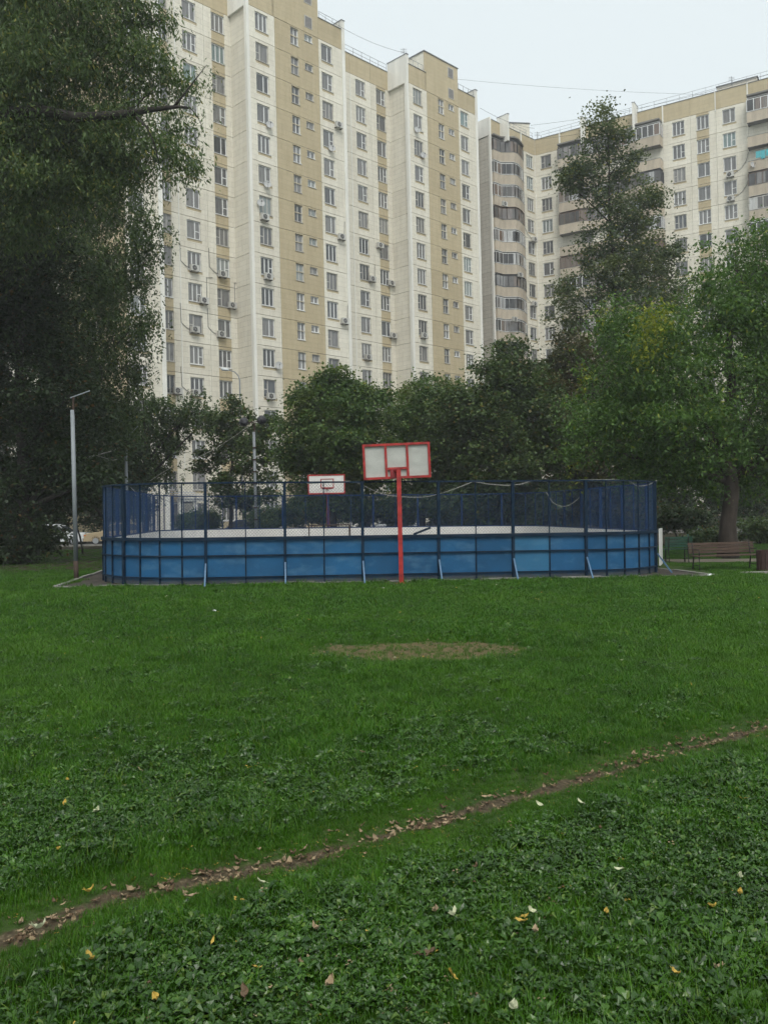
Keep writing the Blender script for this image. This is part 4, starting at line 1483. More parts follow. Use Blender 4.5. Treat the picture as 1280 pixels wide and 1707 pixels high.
# ------------------------------------------------------------------ benches and bin
def bench(label, base, yaw, L, col, facing):
    t = thing('park_bench', label, 'bench', base, (0, 0, yaw))
    f = facing
    for k in range(4):
        z = 0.50 + 0.085 * k
        MB().box((-L / 2, f * (0.20 + 0.02 * k), z), (L / 2, f * (0.20 + 0.02 * k) + 0.03, z + 0.07)).build('back_slat', col, t)
    for k in range(4):
        MB().box((-L / 2, -f * (-0.14 + 0.105 * k) - 0.045, 0.42), (L / 2, -f * (-0.14 + 0.105 * k) + 0.045, 0.45)).build('seat_slat', col, t)
    for x in (-L / 2 + 0.12, L / 2 - 0.12):
        m = MB()
        m.tube([(x, -f * 0.22, 0), (x, -f * 0.20, 0.41), (x, f * 0.16, 0.41), (x, f * 0.25, 0)], 0.02, 6)
        m.tube([(x, f * 0.17, 0.41), (x, f * 0.28, 0.84)], 0.018, 6)
        m.tube([(x, -f * 0.20, 0.41), (x, -f * 0.22, 0.58), (x, -f * 0.16, 0.63), (x, f * 0.2, 0.62)], 0.016, 6)
        m.tube([(x, -f * 0.22, 0.15), (x, f * 0.22, 0.15)], 0.014, 6)
        m.build('leg_frame', 'iron_black', t)
    return t


bb = ground(1208, 949)
bench('brown slatted park bench in front of the thick tree trunk', bb, R_(3), 112 * bb.y / FPX, 'bench_brown', 1).scale = (1, 1, 0.9)
bg = ground(1128, 938)
bench('dark green slatted park bench close to the rink\'s right end', bg, R_(-4), 44 * bg.y / FPX, 'bench_green', -1)
bi = ground(1276, 952)
lb_ = thing('litter_bin', 'brown wooden litter bin at the end of the brown bench', 'litter bin', bi)
for k in range(14):
    a = 2 * math.pi * k / 14
    MB().box((-0.045, -0.012, 0.02), (0.045, 0.012, 0.56)).build('slat', 'bin_brown', lb_, (0.22 * math.cos(a), 0.22 * math.sin(a), 0), (0, 0, a + math.pi / 2))
m = MB()
m.tube([(0, 0, 0.0), (0, 0, 0.5)], [0.19, 0.19], 14)
m.build('liner', 'iron_black', lb_)
kbp = ground(1262, 957)
tag(MB().box((-0.5, -0.1, -0.05), (0.5, 0.1, 0.08)).build('concrete_block', 'kerb_concrete', None, ground(1268, 958)), 'low concrete slab lying under the litter bin', 'slab')


# crumpled litter
def litter(name, base, r, mats, label, seed):
    g = random.Random(seed)
    n = 8
    vs = [(0, 0, r * 0.7)]
    for k in range(n):
        a = 2 * math.pi * k / n
        q = r * g.uniform(0.6, 1.2)
        vs.append((q * math.cos(a), q * 0.7 * math.sin(a), r * g.uniform(0.05, 0.6)))
    for k in range(n):
        a = 2 * math.pi * k / n
        vs.append((vs[1 + k][0] * 0.6, vs[1 + k][1] * 0.6, 0))
    fs = [(0, 1 + k, 1 + (k + 1) % n) for k in range(n)] + [(1 + k, 1 + n + k, 1 + n + (k + 1) % n, 1 + (k + 1) % n) for k in range(n)]
    m = MB()
    m.add(vs, fs, 0)
    if len(mats) > 1:
        m.m = [1 if i in (0, 1, 2, 8, 9) else 0 for i in range(len(m.f))]
    return tag(m.build(name, mats, None, base), label, 'litter')


litter('crumpled_paper', ground(638, 984) + Vector((0, 0, 0.03)), 0.05, ['paper_white'], 'crumpled white paper on the grass near the red pole', 1)
litter('crumpled_wrapper', ground(1182, 962) + Vector((0, 0, 0.03)), 0.075, ['paper_white', 'wrapper_red'], 'red and white crumpled wrapper on the kerb\'s right end', 2)
litter('crumpled_paper', ground(358, 1022) + Vector((0, 0, 0.03)), 0.045, ['paper_white'], 'small pale scrap of paper on the left part of the lawn', 3)


# ------------------------------------------------------------------ cars
def car(label, base, yaw, paint, L=4.2, W=1.68, H=1.45, flip=1):
    t = thing('parked_car', label, 'car', base, (0, 0, yaw), 'cars parked along the access road')
    hb = 0.86
    low = [(-0.5, 0.28), (-0.49, 0.62), (-0.46, 0.80), (-0.22, hb + 0.04), (0.40, hb + 0.06), (0.47, hb), (0.50, 0.60), (0.495, 0.30)]
    secs = [(-W / 2, 0.97), (-W / 2 * 0.98, 1.0), (W / 2 * 0.98, 1.0), (W / 2, 0.97)]
    m = MB()
    vs, fs = [], []
    n = len(low)
    for (y, k) in secs:
        for x, z in low:
            vs.append((x * L * k, y, 0.28 + (z - 0.28) * (k if abs(y) > W / 2 * .99 else 1)))
    for s in range(3):
        for i in range(n):
            j = (i + 1) % n
            fs.append((s * n + i, s * n + j, (s + 1) * n + j, (s + 1) * n + i))
    fs += [tuple(range(n))[::-1], tuple(range(3 * n, 4 * n))]
    m.add(vs, fs)
    m.build('body', 'car_' + paint, t)
    up = [(-0.24, hb), (-0.08, H - 0.10), (0.02, H), (0.28, H - 0.02), (0.44, hb + 0.02)]
    m = MB()
    vs, fs = [], []
    n = len(up)
    for (y, k) in ((-W / 2 * 0.95, 0), (W / 2 * 0.95, 0)):
        for x, z in up:
            tt = (z - hb) / (H - hb)
            vs.append((x * L, y * (1 - 0.16 * tt), z))
    fs = [tuple(range(n))[::-1], tuple(range(n, 2 * n))] + [(i, i + 1, i + 1 + n, i + n) for i in range(n - 1)]
    m.add(vs, fs)
    m.build('cabin', 'car_' + paint, t)
    g = MB()
    for s in (-1, 1):
        side = [(-0.20, hb + 0.06), (-0.075, H - 0.16), (0.02, H - 0.09), (0.13, H - 0.09), (0.13, hb + 0.06)]
        side2 = [(0.15, hb + 0.06), (0.15, H - 0.09), (0.27, H - 0.10), (0.39, hb + 0.10)]
        for sd_ in (side, side2):
            vs = []
            for x, z in sd_:
                tt = (z - hb) / (H - hb)
                vs.append((x * L, s * (W / 2 * 0.95 * (1 - 0.16 * tt) + 0.006), z))
            g.add(vs, [tuple(range(len(vs)))])
    for (a, b, e) in ((0, 1, -0.006), (3, 4, 0.006)):
        (xa, za), (xb, zb) = up[a], up[b]
        vs = []
        for t_ in (0.12, 0.92):
            x, z = xa + (xb - xa) * t_, za + (zb - za) * t_
            tt = (z - hb) / (H - hb)
            for s in (-1, 1):
                vs.append((x * L + e * 2, s * W / 2 * 0.86 * (1 - 0.16 * tt), z + 0.006))
        g.add(vs, [(0, 1, 3, 2)])
    g.build('glazing', 'car_glass', t)
    for sx in (-0.31, 0.31):
        for sy in (-1, 1):
            wh = MB()
            wh.disc((0, 0.10, 0), 0.31, 'Y', 18, 0.20)
            w_ = wh.build('wheel', 'tyre', t, (sx * L, sy * (W / 2 - 0.10), 0.31))
            MB().disc((0, 0.11 if sy > 0 else -0.10, 0), 0.19, 'Y', 14, 0.012).build('rim', 'rim', w_)
    for sy in (-1, 1):
        MB().box((-0.5 * L - 0.01, -0.18, -0.06), (-0.5 * L + 0.22, 0.18, 0.08)).build('headlight', 'car_lamp', t, (0.035, sy * (W / 2 - 0.20), 0.68))
        MB().box((0, -0.012, -0.05), (0.12, 0.012, 0.04)).build('indicator', 'car_indicator', t, (-0.485 * L, sy * (W / 2 - 0.002), 0.68))
    MB().box((-0.5 * L - 0.03, -W / 2 * 0.97, 0.30), (-0.5 * L + 0.1, W / 2 * 0.97, 0.48)).build('bumper', 'car_trim', t)
    MB().box((-0.17 * L, -W / 2 - 0.012, 0.48), (0.28 * L, W / 2 + 0.012, 0.53)).build('side_moulding', 'car_trim', t)
    return t


def car_at(px, depth):
    p = at(px, 870, depth)
    return (p.x, p.y, 0.03 if 55 < depth < 60.4 else float(gz(p.x, p.y)))


car('gold compact car parked left of the rink behind the grey lamp post', car_at(199, 56.6), R_(2), 'gold')
car('white car parked nose to the gold car, half hidden by bushes', car_at(96, 57.0), R_(181), 'white', 4.3)
car('white car parked on the road behind the rink\'s left fence', car_at(318, 57.2), R_(0), 'silver', 4.1)
car('dark blue car parked beyond the far boards left of the maple trunk', car_at(425, 59.6), R_(182), 'navy', 4.3)
car('white hatchback glimpsed between trunks beyond the far white boards', car_at(650, 58.0), R_(1), 'white', 4.0)
car('dark red car glimpsed beyond the far boards under the middle trees', car_at(815, 57.6), R_(0), 'darkred', 4.2)

# ------------------------------------------------------------------ playground things
pb = at(915, 872, 50)
hut = thing('playground_hut', 'small play hut with orange pitched roof seen through the fence', 'play hut', (pb.x, pb.y, float(gz(pb.x, pb.y))))
for sx in (-0.8, 0.8):
    for sy in (-0.6, 0.6):
        MB().box((sx - 0.05, sy - 0.05, 0), (sx + 0.05, sy + 0.05, 1.3)).build('post', 'play_teal', hut)
MB().prism([(-1.1, 1.25), (0.1, 1.85), (1.1, 1.65), (1.1, 1.55), (0.1, 1.72), (-1.1, 1.15)], -0.8, 0.8).build('roof', 'play_orange', hut)
MB().box((-0.75, -0.55, 0.4), (0.75, 0.55, 0.46)).build('floor', 'bench_brown', hut)
pb = at(1165, 880, 44)
gzp = float(gz(pb.x, pb.y))
sld = thing('playground_slide', 'small orange and teal slide left of the thick tree trunk', 'slide', (pb.x, pb.y, gzp))
sld.scale = (0.6, 0.6, 0.6)
MB().prism([(-0.2, 1.45), (0.1, 1.45), (1.1, 0.35), (1.5, 0.3), (1.5, 0.22), (1.05, 0.25), (0.05, 1.36), (-0.2, 1.36)], -0.25, 0.25).build('chute', 'play_orange', sld)
for x, h in ((-0.2, 2.2), (0.25, 2.0), (-0.9, 1.9)):
    for y in (-0.3, 0.3):
        MB().bar((x, y, 0), (x + 0.05, y, h), 0.05).build('post', 'play_teal', sld)
lad = MB()
for k in range(5):
    lad.bar((-0.9 + k * 0.14, -0.3, 0.25 + k * 0.27), (-0.9 + k * 0.14, 0.3, 0.25 + k * 0.27), 0.04)
lad.build('ladder', 'play_green', sld)
rl = thing('playground_railing', 'pale metal railing of the playground right of the thick trunk', 'railing', at(1255, 882, 42) - Vector((0, 0, 0)))
rl.location.z = float(gz(rl.location.x, rl.location.y))
for k in range(5):
    MB().bar((-1.2 + k * 0.6, 0, 0), (-1.2 + k * 0.6, 0, 1.0), 0.04).build('post', 'galvanised', rl)
for z in (0.5, 1.0):
    MB().bar((-1.3, 0, z), (1.3, 0, z), 0.04).build('rail', 'galvanised', rl)


# ================================================================== TREES
def leaf_cloud(C, size, aspect, droop, g):
    """diamond leaves at centres C; returns verts, quads"""
    n = len(C)
    a = g.normal(size=(n, 3))
    a[:, 2] = a[:, 2] * 0.55 - droop * 1.5
    a /= np.linalg.norm(a, axis=1)[:, None]
    h = g.normal(size=(n, 3)) * 0.55
    h[:, 2] += 1.0                       # blades lie roughly flat, facing the sky
    b = np.cross(a, h)
    b /= np.linalg.norm(b, axis=1)[:, None] + 1e-9
    nrm = np.cross(a, b)
    L = size * 0.88 * g.uniform(0.6, 1.35, size=(n, 1))
    w = L * aspect
    v0 = C
    v1 = C + a * L * 0.45 + b * w * 0.5 + nrm * L * 0.07
    v2 = C + a * L
    v3 = C + a * L * 0.45 - b * w * 0.5 + nrm * L * 0.07
    V = np.stack([v0, v1, v2, v3], 1).reshape(-1, 3)
    F = np.arange(4 * n).reshape(n, 4)
    return V, F


def tree(name, label, cat, base, blobs, leafmat, bark, trunk_r, count, size, aspect=0.55, droop=0.25, clump=0.30, seed=0, limb_n=5, group=None, hang=0.0, lean=None,
         extra=None, trunk_top=None, shell=2.4, twig=True, hide_low=None, fork=0.35, density=1.0, limb_k=1.0):
    """blobs: (world centre, radius, [zscale], [weight]); one crown mesh of leaf clumps, one trunk mesh with limbs"""
    g = np.random.default_rng(seed + 100)
    r_ = random.Random(seed)
    base = Vector(base)
    t = thing(name, label, cat, base, (0, 0, 0), group)
    bl = []
    for b in blobs:
        c = Vector(b[0]) - base
        bl.append((c, b[1], b[2] if len(b) > 2 else 1.0, b[3] if len(b) > 3 else 1.0))
    more = []
    for (c, r, zs, wt) in bl:                # smaller boughs standing out of the mass
        for _ in range(4):
            d = Vector((r_.gauss(0, 1), r_.gauss(0, 1), r_.gauss(0.25, 0.8))).normalized()
            more.append((c + Vector((d.x, d.y, d.z * zs)) * r * r_.uniform(0.85, 1.15), r * r_.uniform(0.22, 0.42), 0.8, wt * 1.1))
    n_main = len(bl)
    bl += more
    tot = sum(b[1] ** 2 * b[2] * b[3] for b in bl)
    centres = []
    twigs = []
    for (c, r, zs, wt) in bl:
        n_leaf = int(count * 1.25 * density * r * r * zs * wt / tot)
        per = 70
        k = max(3, n_leaf // per)
        d = g.normal(size=(k, 3))
        d /= np.linalg.norm(d, axis=1)[:, None]
        rad = r * g.uniform(0, 1, size=(k, 1)) ** (1 / shell) * (1 + 0.22 * np.sin(d[:, :1] * 5 + d[:, 1:2] * 7 + seed) * np.cos(d[:, 2:3] * 6 + seed * 2))
        cc = np.array(c)[None, :] + d * rad * np.array([1, 1, zs])
        stray = g.uniform(size=k) < 0.06
        cc[stray] += d[stray] * r * 0.25
        sg = clump * g.uniform(0.55, 1.5, size=(k, 1, 1))
        off = g.normal(size=(k, per, 3)) * sg * np.array([1, 1, 0.68 + hang])
        if hang:
            nst = 7
            sx = g.normal(size=(k, nst, 1, 3)) * sg[:, :, None, :] * 1.15
            ln = (0.25 + 0.55 * hang) * g.uniform(0.5, 1.3, size=(k, nst, 1))
            tt = g.uniform(0, 1, size=(k, nst, per // nst))
            off = np.broadcast_to(sx, (k, nst, per // nst, 3)) + g.normal(size=(k, nst, per // nst, 3)) * 0.045
            off[..., 2] = sx[..., 2] * 0.6 - tt * ln + g.normal(size=(k, nst, per // nst)) * 0.03
            off[..., 0] += 0.10 * tt * np.sin(seed + np.arange(k))[:, None, None]
            off = off.reshape(k, -1, 3)
        P = (cc[:, None, :] + off).reshape(-1, 3)
        centres.append(P)
        for q in range(min(k, limb_n) if bl.index((c, r, zs, wt)) < n_main else 0):
            twigs.append((c, Vector(cc[q * (k // max(1, limb_n)) % k])))
    C = np.concatenate(centres)
    zmin = float(gz(base.x, base.y)) - base.z + 0.10
    C = C[C[:, 2] > zmin + (hide_low or 0)]
    V, F = leaf_cloud(C, size, aspect, droop, g)
    obj('crown', quad_mesh('crown', V, F, [leafmat]), t)
    if extra:
        for (c2, r2, n2, mat2) in extra:
            cc = np.array(Vector(c2) - base)[None, :] + g.normal(size=(n2, 3)) * np.array([r2, r2, r2 * 1.3]) * 0.5
            V, F = leaf_cloud(cc, size, aspect, droop, g)
            obj('yellow_spray', quad_mesh('yellow_spray', V, F, [mat2]), t)
    # trunk and limbs
    m = MB()
    top = Vector(trunk_top) - base if trunk_top else max((b[0] for b in bl), key=lambda c: c.z).copy()
    pts, rad = [], []
    nseg = 9
    for i in range(nseg + 1):
        f = i / nseg
        p = Vector((top.x * f ** 1.4, top.y * f ** 1.4, top.z * f))
        if 0 < i < nseg:
            p += Vector((r_.uniform(-1, 1), r_.uniform(-1, 1), 0)) * trunk_r * 0.5
        pts.append(p)
        rad.append(trunk_r * ((1 - f) ** 0.8 * 0.92 + 0.06) * (1.35 if i == 0 else 1))
    pts[0] = Vector((0, 0, -0.15))
    m.tube(pts, rad, 10)
    for (c, r, zs, wt) in bl[:n_main]:
        hd = math.hypot(c.x - top.x * 0.6, c.y - top.y * 0.6)
        f = min(0.92, max(fork, (c.z - r * 0.5 - 0.9 * hd) / max(top.z, 0.1)))
        i = min(nseg - 1, int(f * nseg))
        s = pts[i].lerp(pts[i + 1], f * nseg - i)
        r0 = limb_k * max(0.02, min(rad[i] * 0.55, 0.10 + 0.03 * r))
        mid = s.lerp(c, 0.5) + Vector((r_.uniform(-.2, .2), r_.uniform(-.2, .2), r_.uniform(0, .35))) * r * 0.5
        m.tube([s, mid, c], [r0, r0 * 0.65, r0 * 0.35], 6)
    if twig:
        for (c, q) in twigs:
            mid = Vector(c).lerp(q, 0.5) + Vector((r_.uniform(-.2, .2), r_.uniform(-.2, .2), r_.uniform(-.1, .2)))
            m.tube([c, mid, q], [0.028, 0.018, 0.008], 4, caps=False)
    m.build('trunk', bark, t, smooth_=True)
    return t


def blobs_px(lst, depth, dj=0.6, seed=0, yoff=0.0):
    """survey list (px, py, r_px[, zscale[, weight[, depth offset]]]) at a depth -> world blobs"""
    g = random.Random(seed)
    out = []
    for b in lst:
        dd = depth + (b[5] if len(b) > 5 else g.uniform(-dj, dj) * b[2] * depth / FPX)
        c = at(b[0], b[1], dd)
        out.append((c, b[2] * dd / FPX, b[3] if len(b) > 3 else 1.0, b[4] if len(b) > 4 else 1.0))
    return out


def base_at(px, depth):
    p = at(px, 860, depth)
    return (p.x, p.y, float(gz(p.x, p.y)))


GT = 'trees around the rink'
# near right ash leaved maple
D = 29.5
tree('maple_tree', 'broad fresh green tree with thick trunk behind the brown bench', 'tree', base_at(1211, D),
     blobs_px([(1240, 480, 88), (1285, 420, 60), (1200, 540, 80), (1045, 640, 80), (1030, 560, 48), (1120, 600, 85), (1160, 690, 110), (1270, 620, 120), (1010, 705, 62), (1090, 720, 85),
               (1350, 540, 130), (1330, 680, 110), (1230, 750, 70, .7), (1120, 770, 55, .6), (1290, 760, 70, .6), (985, 745, 40), (1090, 560, 40), (1075, 785, 42, .7), (1150, 800, 45, .7), (1265, 795, 60, .6)], D, 0.7, 3),
     'leaf_ash', 'bark_brown', 0.30, 84000, 0.17, 0.42, 0.5, 0.30, 3, 5, GT, extra=[(at(1090, 540, D - 2.7), 0.62, 480, 'leaf_yellow'), (at(1072, 585, D - 2.7), 0.6, 160, 'leaf_yellow'), (at(975, 632, D - .8), 0.4, 50, 'leaf_yellow'), (at(958, 790, D - .5), 0.45, 60, 'leaf_yellow'), (at(1008, 520, D - .6), 0.3, 30, 'leaf_yellow')],
     trunk_top=at(1225, 420, D), fork=0.25)
# tall narrow tree in front of the right block
D = 47
tree('poplar_tree', 'tall slender dark tree standing before the balconied block', 'tree', base_at(1035, D),
     blobs_px([(1012, 208, 24, 1.6), (996, 250, 31, 1.3), (1036, 262, 26, 1.4), (960, 292, 24, 1.2), (984, 318, 34, 1.3), (1030, 322, 41, 1.3), (1062, 370, 31, 1.5), (1016, 390, 46, 1.3), (1106, 418, 22, 1.5), (1068, 440, 41, 1.3), (990, 452, 31, 1.2), (1114, 470, 29, 1.4), (1040, 430, 43, 1.3), (1022, 488, 53), (1088, 520, 50), (958, 522, 34), (1045, 560, 67), (985, 590, 55), (1105, 580, 43), (1040, 640, 84), (1000, 700, 84), (1070, 710, 84), (940, 300, 14), (1085, 330, 14), (1128, 500, 22), (945, 480, 18)], D, 0.6, 5),
     'leaf_poplar', 'bark_dark', 0.20, 47000, 0.17, 0.7, 0.2, 0.30, 5, 5, GT, trunk_top=at(1012, 200, D), fork=0.3)
# dark trees right behind the rink
D = 45
tree('dark_maple_tree', 'dark brownish green tree between the slender tree and the round maples', 'tree', base_at(955, D),
     blobs_px([(955, 590, 32, 1.2), (940, 640, 46), (985, 650, 46), (925, 700, 56), (985, 730, 62), (940, 770, 60), (915, 620, 22), (990, 800, 50), (940, 830, 60, .7), (1010, 840, 50, .7)], D, 0.6, 6),
     'leaf_brown', 'bark_dark', 0.2, 30000, 0.19, 0.75, 0.2, 0.28, 6, 5, GT, fork=0.25)
D = 43
tree('round_maple_tree', 'large round maple crown right of the near backboard', 'tree', base_at(850, D),
     blobs_px([(850, 620, 46), (820, 660, 58), (880, 660, 52), (790, 710, 66), (860, 720, 80), (920, 730, 48), (820, 770, 70), (890, 780, 66), (760, 680, 40), (760, 770, 50), (845, 590, 24), (800, 830, 60, .7), (870, 835, 60, .7), (750, 825, 45, .7)], D, 0.6, 7),
     'leaf_maple', 'bark_dark', 0.22, 52000, 0.19, 0.75, 0.2, 0.28, 7, 5, GT, fork=0.25)
D = 46
tree('round_maple_tree', 'lower maple crown directly behind the near backboard', 'tree', base_at(705, D),
     blobs_px([(700, 668, 34), (730, 660, 38), (690, 710, 48), (735, 720, 52), (700, 770, 52), (740, 780, 46), (668, 700, 24), (690, 825, 50, .7)], D, 0.6, 8),
     'leaf_linden', 'bark_dark', 0.2, 28000, 0.19, 0.75, 0.2, 0.28, 8, 5, GT, fork=0.25)
D = 42
tree('round_maple_tree', 'bushy green maple crown left of the near backboard', 'tree', base_at(555, D),
     blobs_px([(570, 655, 40), (530, 675, 42), (605, 680, 42), (505, 715, 36), (560, 720, 66), (622, 725, 40), (520, 765, 48), (590, 770, 58), (490, 760, 24), (640, 765, 26), (560, 640, 22), (500, 670, 18), (540, 815, 50, .7), (600, 820, 46, .7)], D, 0.6, 9),
     'leaf_linden', 'bark_dark', 0.2, 46000, 0.18, 0.75, 0.2, 0.26, 9, 5, GT, fork=0.22)
D = 49
tree('red_tinged_maple_tree', 'sparse rusty green maple beside the floodlight pole', 'tree', base_at(384, D),
     blobs_px([(392, 690, 24), (366, 720, 34), (420, 725, 34), (395, 765, 42), (352, 770, 24), (434, 770, 30), (442, 815, 22), (376, 815, 28), (440, 710, 18), (410, 840, 24)], D, 0.6, 10),
     'leaf_maple', 'bark_dark', 0.13, 10000, 0.19, 0.8, 0.2, 0.22, 10, 5, GT, fork=0.3)
# left group
D = 50
tree('drooping_birch_tree', 'birch with drooping branch reaching over the porch', 'tree', base_at(245, D),
     blobs_px([(325, 682, 26), (350, 695, 16), (300, 705, 32), (262, 690, 34), (230, 680, 36), (280, 740, 22), (245, 740, 38), (210, 710, 40), (258, 785, 26), (220, 780, 36)], D, 0.5, 12),
     'leaf_birch', 'bark_dark', 0.2, 15000, 0.18, 0.6, 0.5, 0.26, 12, 5, GT, hang=0.6, fork=0.4)
D = 37
tree('weeping_birch_tree', 'tall weeping birch with hanging strands left of the tall block', 'tree', base_at(55, D),
     blobs_px([(232, 370, 36, 1.2), (190, 330, 50), (240, 440, 28, 1.8), (205, 460, 46, 1.5), (235, 540, 26, 1.9), (160, 420, 60), (190, 580, 46, 1.4), (130, 520, 70), (215, 630, 26, 1.3), (165, 650, 46), (120, 330, 70), (140, 240, 60), (200, 260, 40), (110, 630, 60), (170, 720, 50), (120, 740, 60), (60, 260, 90), (100, 430, 80), (30, 360, 100), (70, 540, 80), (175, 500, 56), (150, 590, 60), (200, 690, 36)], D, 0.6, 13),
     'leaf_birch', 'bark_dark', 0.2, 90000, 0.145, 0.5, 0.9, 0.26, 13, 5, GT, hang=1.0, fork=0.4, trunk_top=at(110, 200, D), limb_k=0.3)
D = 31
tree('dark_maple_tree', 'dense dark tree filling the picture\'s left edge behind the lamp post', 'tree', base_at(35, D),
     blobs_px([(20, 420, 80), (70, 470, 70), (10, 540, 90), (80, 570, 78), (30, 660, 100), (115, 660, 60), (60, 760, 90), (130, 760, 56), (20, 850, 74), (62, 830, 52), (25, 915, 40, .6), (-60, 700, 110), (-50, 480, 100), (150, 805, 38), (80, 395, 40), (-20, 900, 60), (55, 890, 36, .8), (90, 700, 70), (0, 600, 90)], D, 0.6, 14),
     'leaf_dark', 'bark_dark', 0.25, 70000, 0.15, 0.7, 0.2, 0.26, 14, 5, GT, fork=0.15)
D = 26
tw = tree('willow_tree', 'large willow reaching a bare dark limb across the upper left sky', 'tree', base_at(-130, D),
          blobs_px([(20, 40, 90), (110, 30, 80), (190, 60, 62), (60, 130, 84), (150, 130, 72), (225, 110, 38, 1, .8), (245, 40, 34, 1, .5), (232, 170, 38, 1, .6), (285, 140, 30, 1, .22), (285, 215, 30, 1, .25), (255, 95, 30, 1, .3), (10, 240, 100), (110, 240, 84), (190, 225, 50), (262, 262, 34, .9, .55), (300, 280, 24, .8, .35), (210, 290, 40), (60, 340, 80), (150, 310, 60), (-60, 120, 120), (-80, 330, 130), (-40, -40, 120), (90, -70, 120), (200, -40, 60)], D, 0.7, 15),
          'leaf_willow', 'bark_dark', 0.45, 105000, 0.17, 0.32, 0.9, 0.30, 15, 4, GT, hang=0.0, fork=0.3, trunk_top=at(-60, -60, D), limb_k=0.08)
# its long horizontal limb with forks
lm = MB()
lo = Vector(tw.location)


def L_(px, py, d=D - 1.2):
    return at(px, py, d) - lo


lm.tube([L_(-110, 330, D), L_(-60, 215), L_(0, 188), L_(70, 184), L_(130, 196), L_(190, 192), L_(250, 183), L_(296, 178), L_(318, 180)], [0.24, 0.20, 0.17, 0.15, 0.14, 0.12, 0.08, 0.05, 0.03], 8)
lm.tube([L_(290, 178), L_(305, 160), L_(322, 138), L_(345, 108)], [0.04, 0.03, 0.02, 0.008], 5)
lm.tube([L_(228, 196), L_(245, 212), L_(258, 240), L_(266, 272)], [0.05, 0.04, 0.025, 0.01], 5)
lm.tube([L_(318, 180), L_(330, 195), L_(338, 212)], [0.02, 0.014, 0.006], 4)
lm.tube([L_(200, 190), L_(215, 180), L_(226, 178), L_(240, 165)], [0.04, 0.03, 0.02, 0.01], 4)
lm.build('limb', 'bark_dark', tw, smooth_=True)
gl = np.random.default_rng(77)
pts = []
for (px, py, n, sp) in ((40, 185, 260, .30), (90, 180, 220, .26), (150, 195, 260, .28), (205, 188, 200, .24), (255, 180, 90, .2), (170, 215, 160, .25), (60, 205, 160, .25), (345, 118, 22, .16), (352, 140, 26, .2), (335, 205, 60, .2), (322, 188, 40, .2), (318, 285, 60, .22), (290, 300, 60, .22), (340, 160, 14, .2), (325, 260, 30, .2)):
    c = np.array(L_(px, py))
    pts.append(c + gl.normal(size=(n, 3)) * np.array([sp, sp, sp * 1.2]))
V, F = leaf_cloud(np.concatenate(pts), 0.14, 0.3, 0.8, gl)
obj('leaf_sprays', quad_mesh('leaf_sprays', V, F, ['leaf_willow']), tw)
# trees closing the gaps further back
for (nm, lab, px, D, bl, mat, cnt, sd_) in (
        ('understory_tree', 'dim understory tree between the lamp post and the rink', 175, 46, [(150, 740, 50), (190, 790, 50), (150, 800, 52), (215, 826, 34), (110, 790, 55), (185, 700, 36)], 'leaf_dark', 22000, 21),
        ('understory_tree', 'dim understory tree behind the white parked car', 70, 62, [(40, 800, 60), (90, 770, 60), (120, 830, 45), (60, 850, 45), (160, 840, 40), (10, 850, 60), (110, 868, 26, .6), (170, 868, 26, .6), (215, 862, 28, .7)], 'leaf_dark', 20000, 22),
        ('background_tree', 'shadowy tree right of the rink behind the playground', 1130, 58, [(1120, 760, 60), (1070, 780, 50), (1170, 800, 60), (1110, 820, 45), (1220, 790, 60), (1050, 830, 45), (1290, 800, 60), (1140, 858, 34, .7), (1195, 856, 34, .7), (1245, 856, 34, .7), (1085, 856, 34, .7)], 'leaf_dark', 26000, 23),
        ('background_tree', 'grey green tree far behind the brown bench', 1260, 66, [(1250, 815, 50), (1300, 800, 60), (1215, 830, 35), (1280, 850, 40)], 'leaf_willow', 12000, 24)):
    tree(nm, lab, 'tree', base_at(px, D), blobs_px(bl, D, 0.6, sd_), mat, 'bark_dark', 0.16, cnt, 0.22, 0.7, 0.2, 0.34, sd_, 4, GT, fork=0.15)


def shrub(label, px, py, rpx, D, mat, cnt, seed, n=5, zs=0.8, name='shrub'):
    g = random.Random(seed)
    bl = [(px + g.uniform(-1, 1) * rpx * 0.9, py + g.uniform(-.4, .5) * rpx * 0.5, rpx * g.uniform(0.45, 0.75), zs) for _ in range(n)]
    tree(name, label, 'shrub', base_at(px, D), blobs_px(bl, D, 0.5, seed), mat, 'bark_dark', 0.05, cnt, 0.15, 0.7, 0.2, 0.2, seed, 3, 'shrubs behind the rink', fork=0.05)


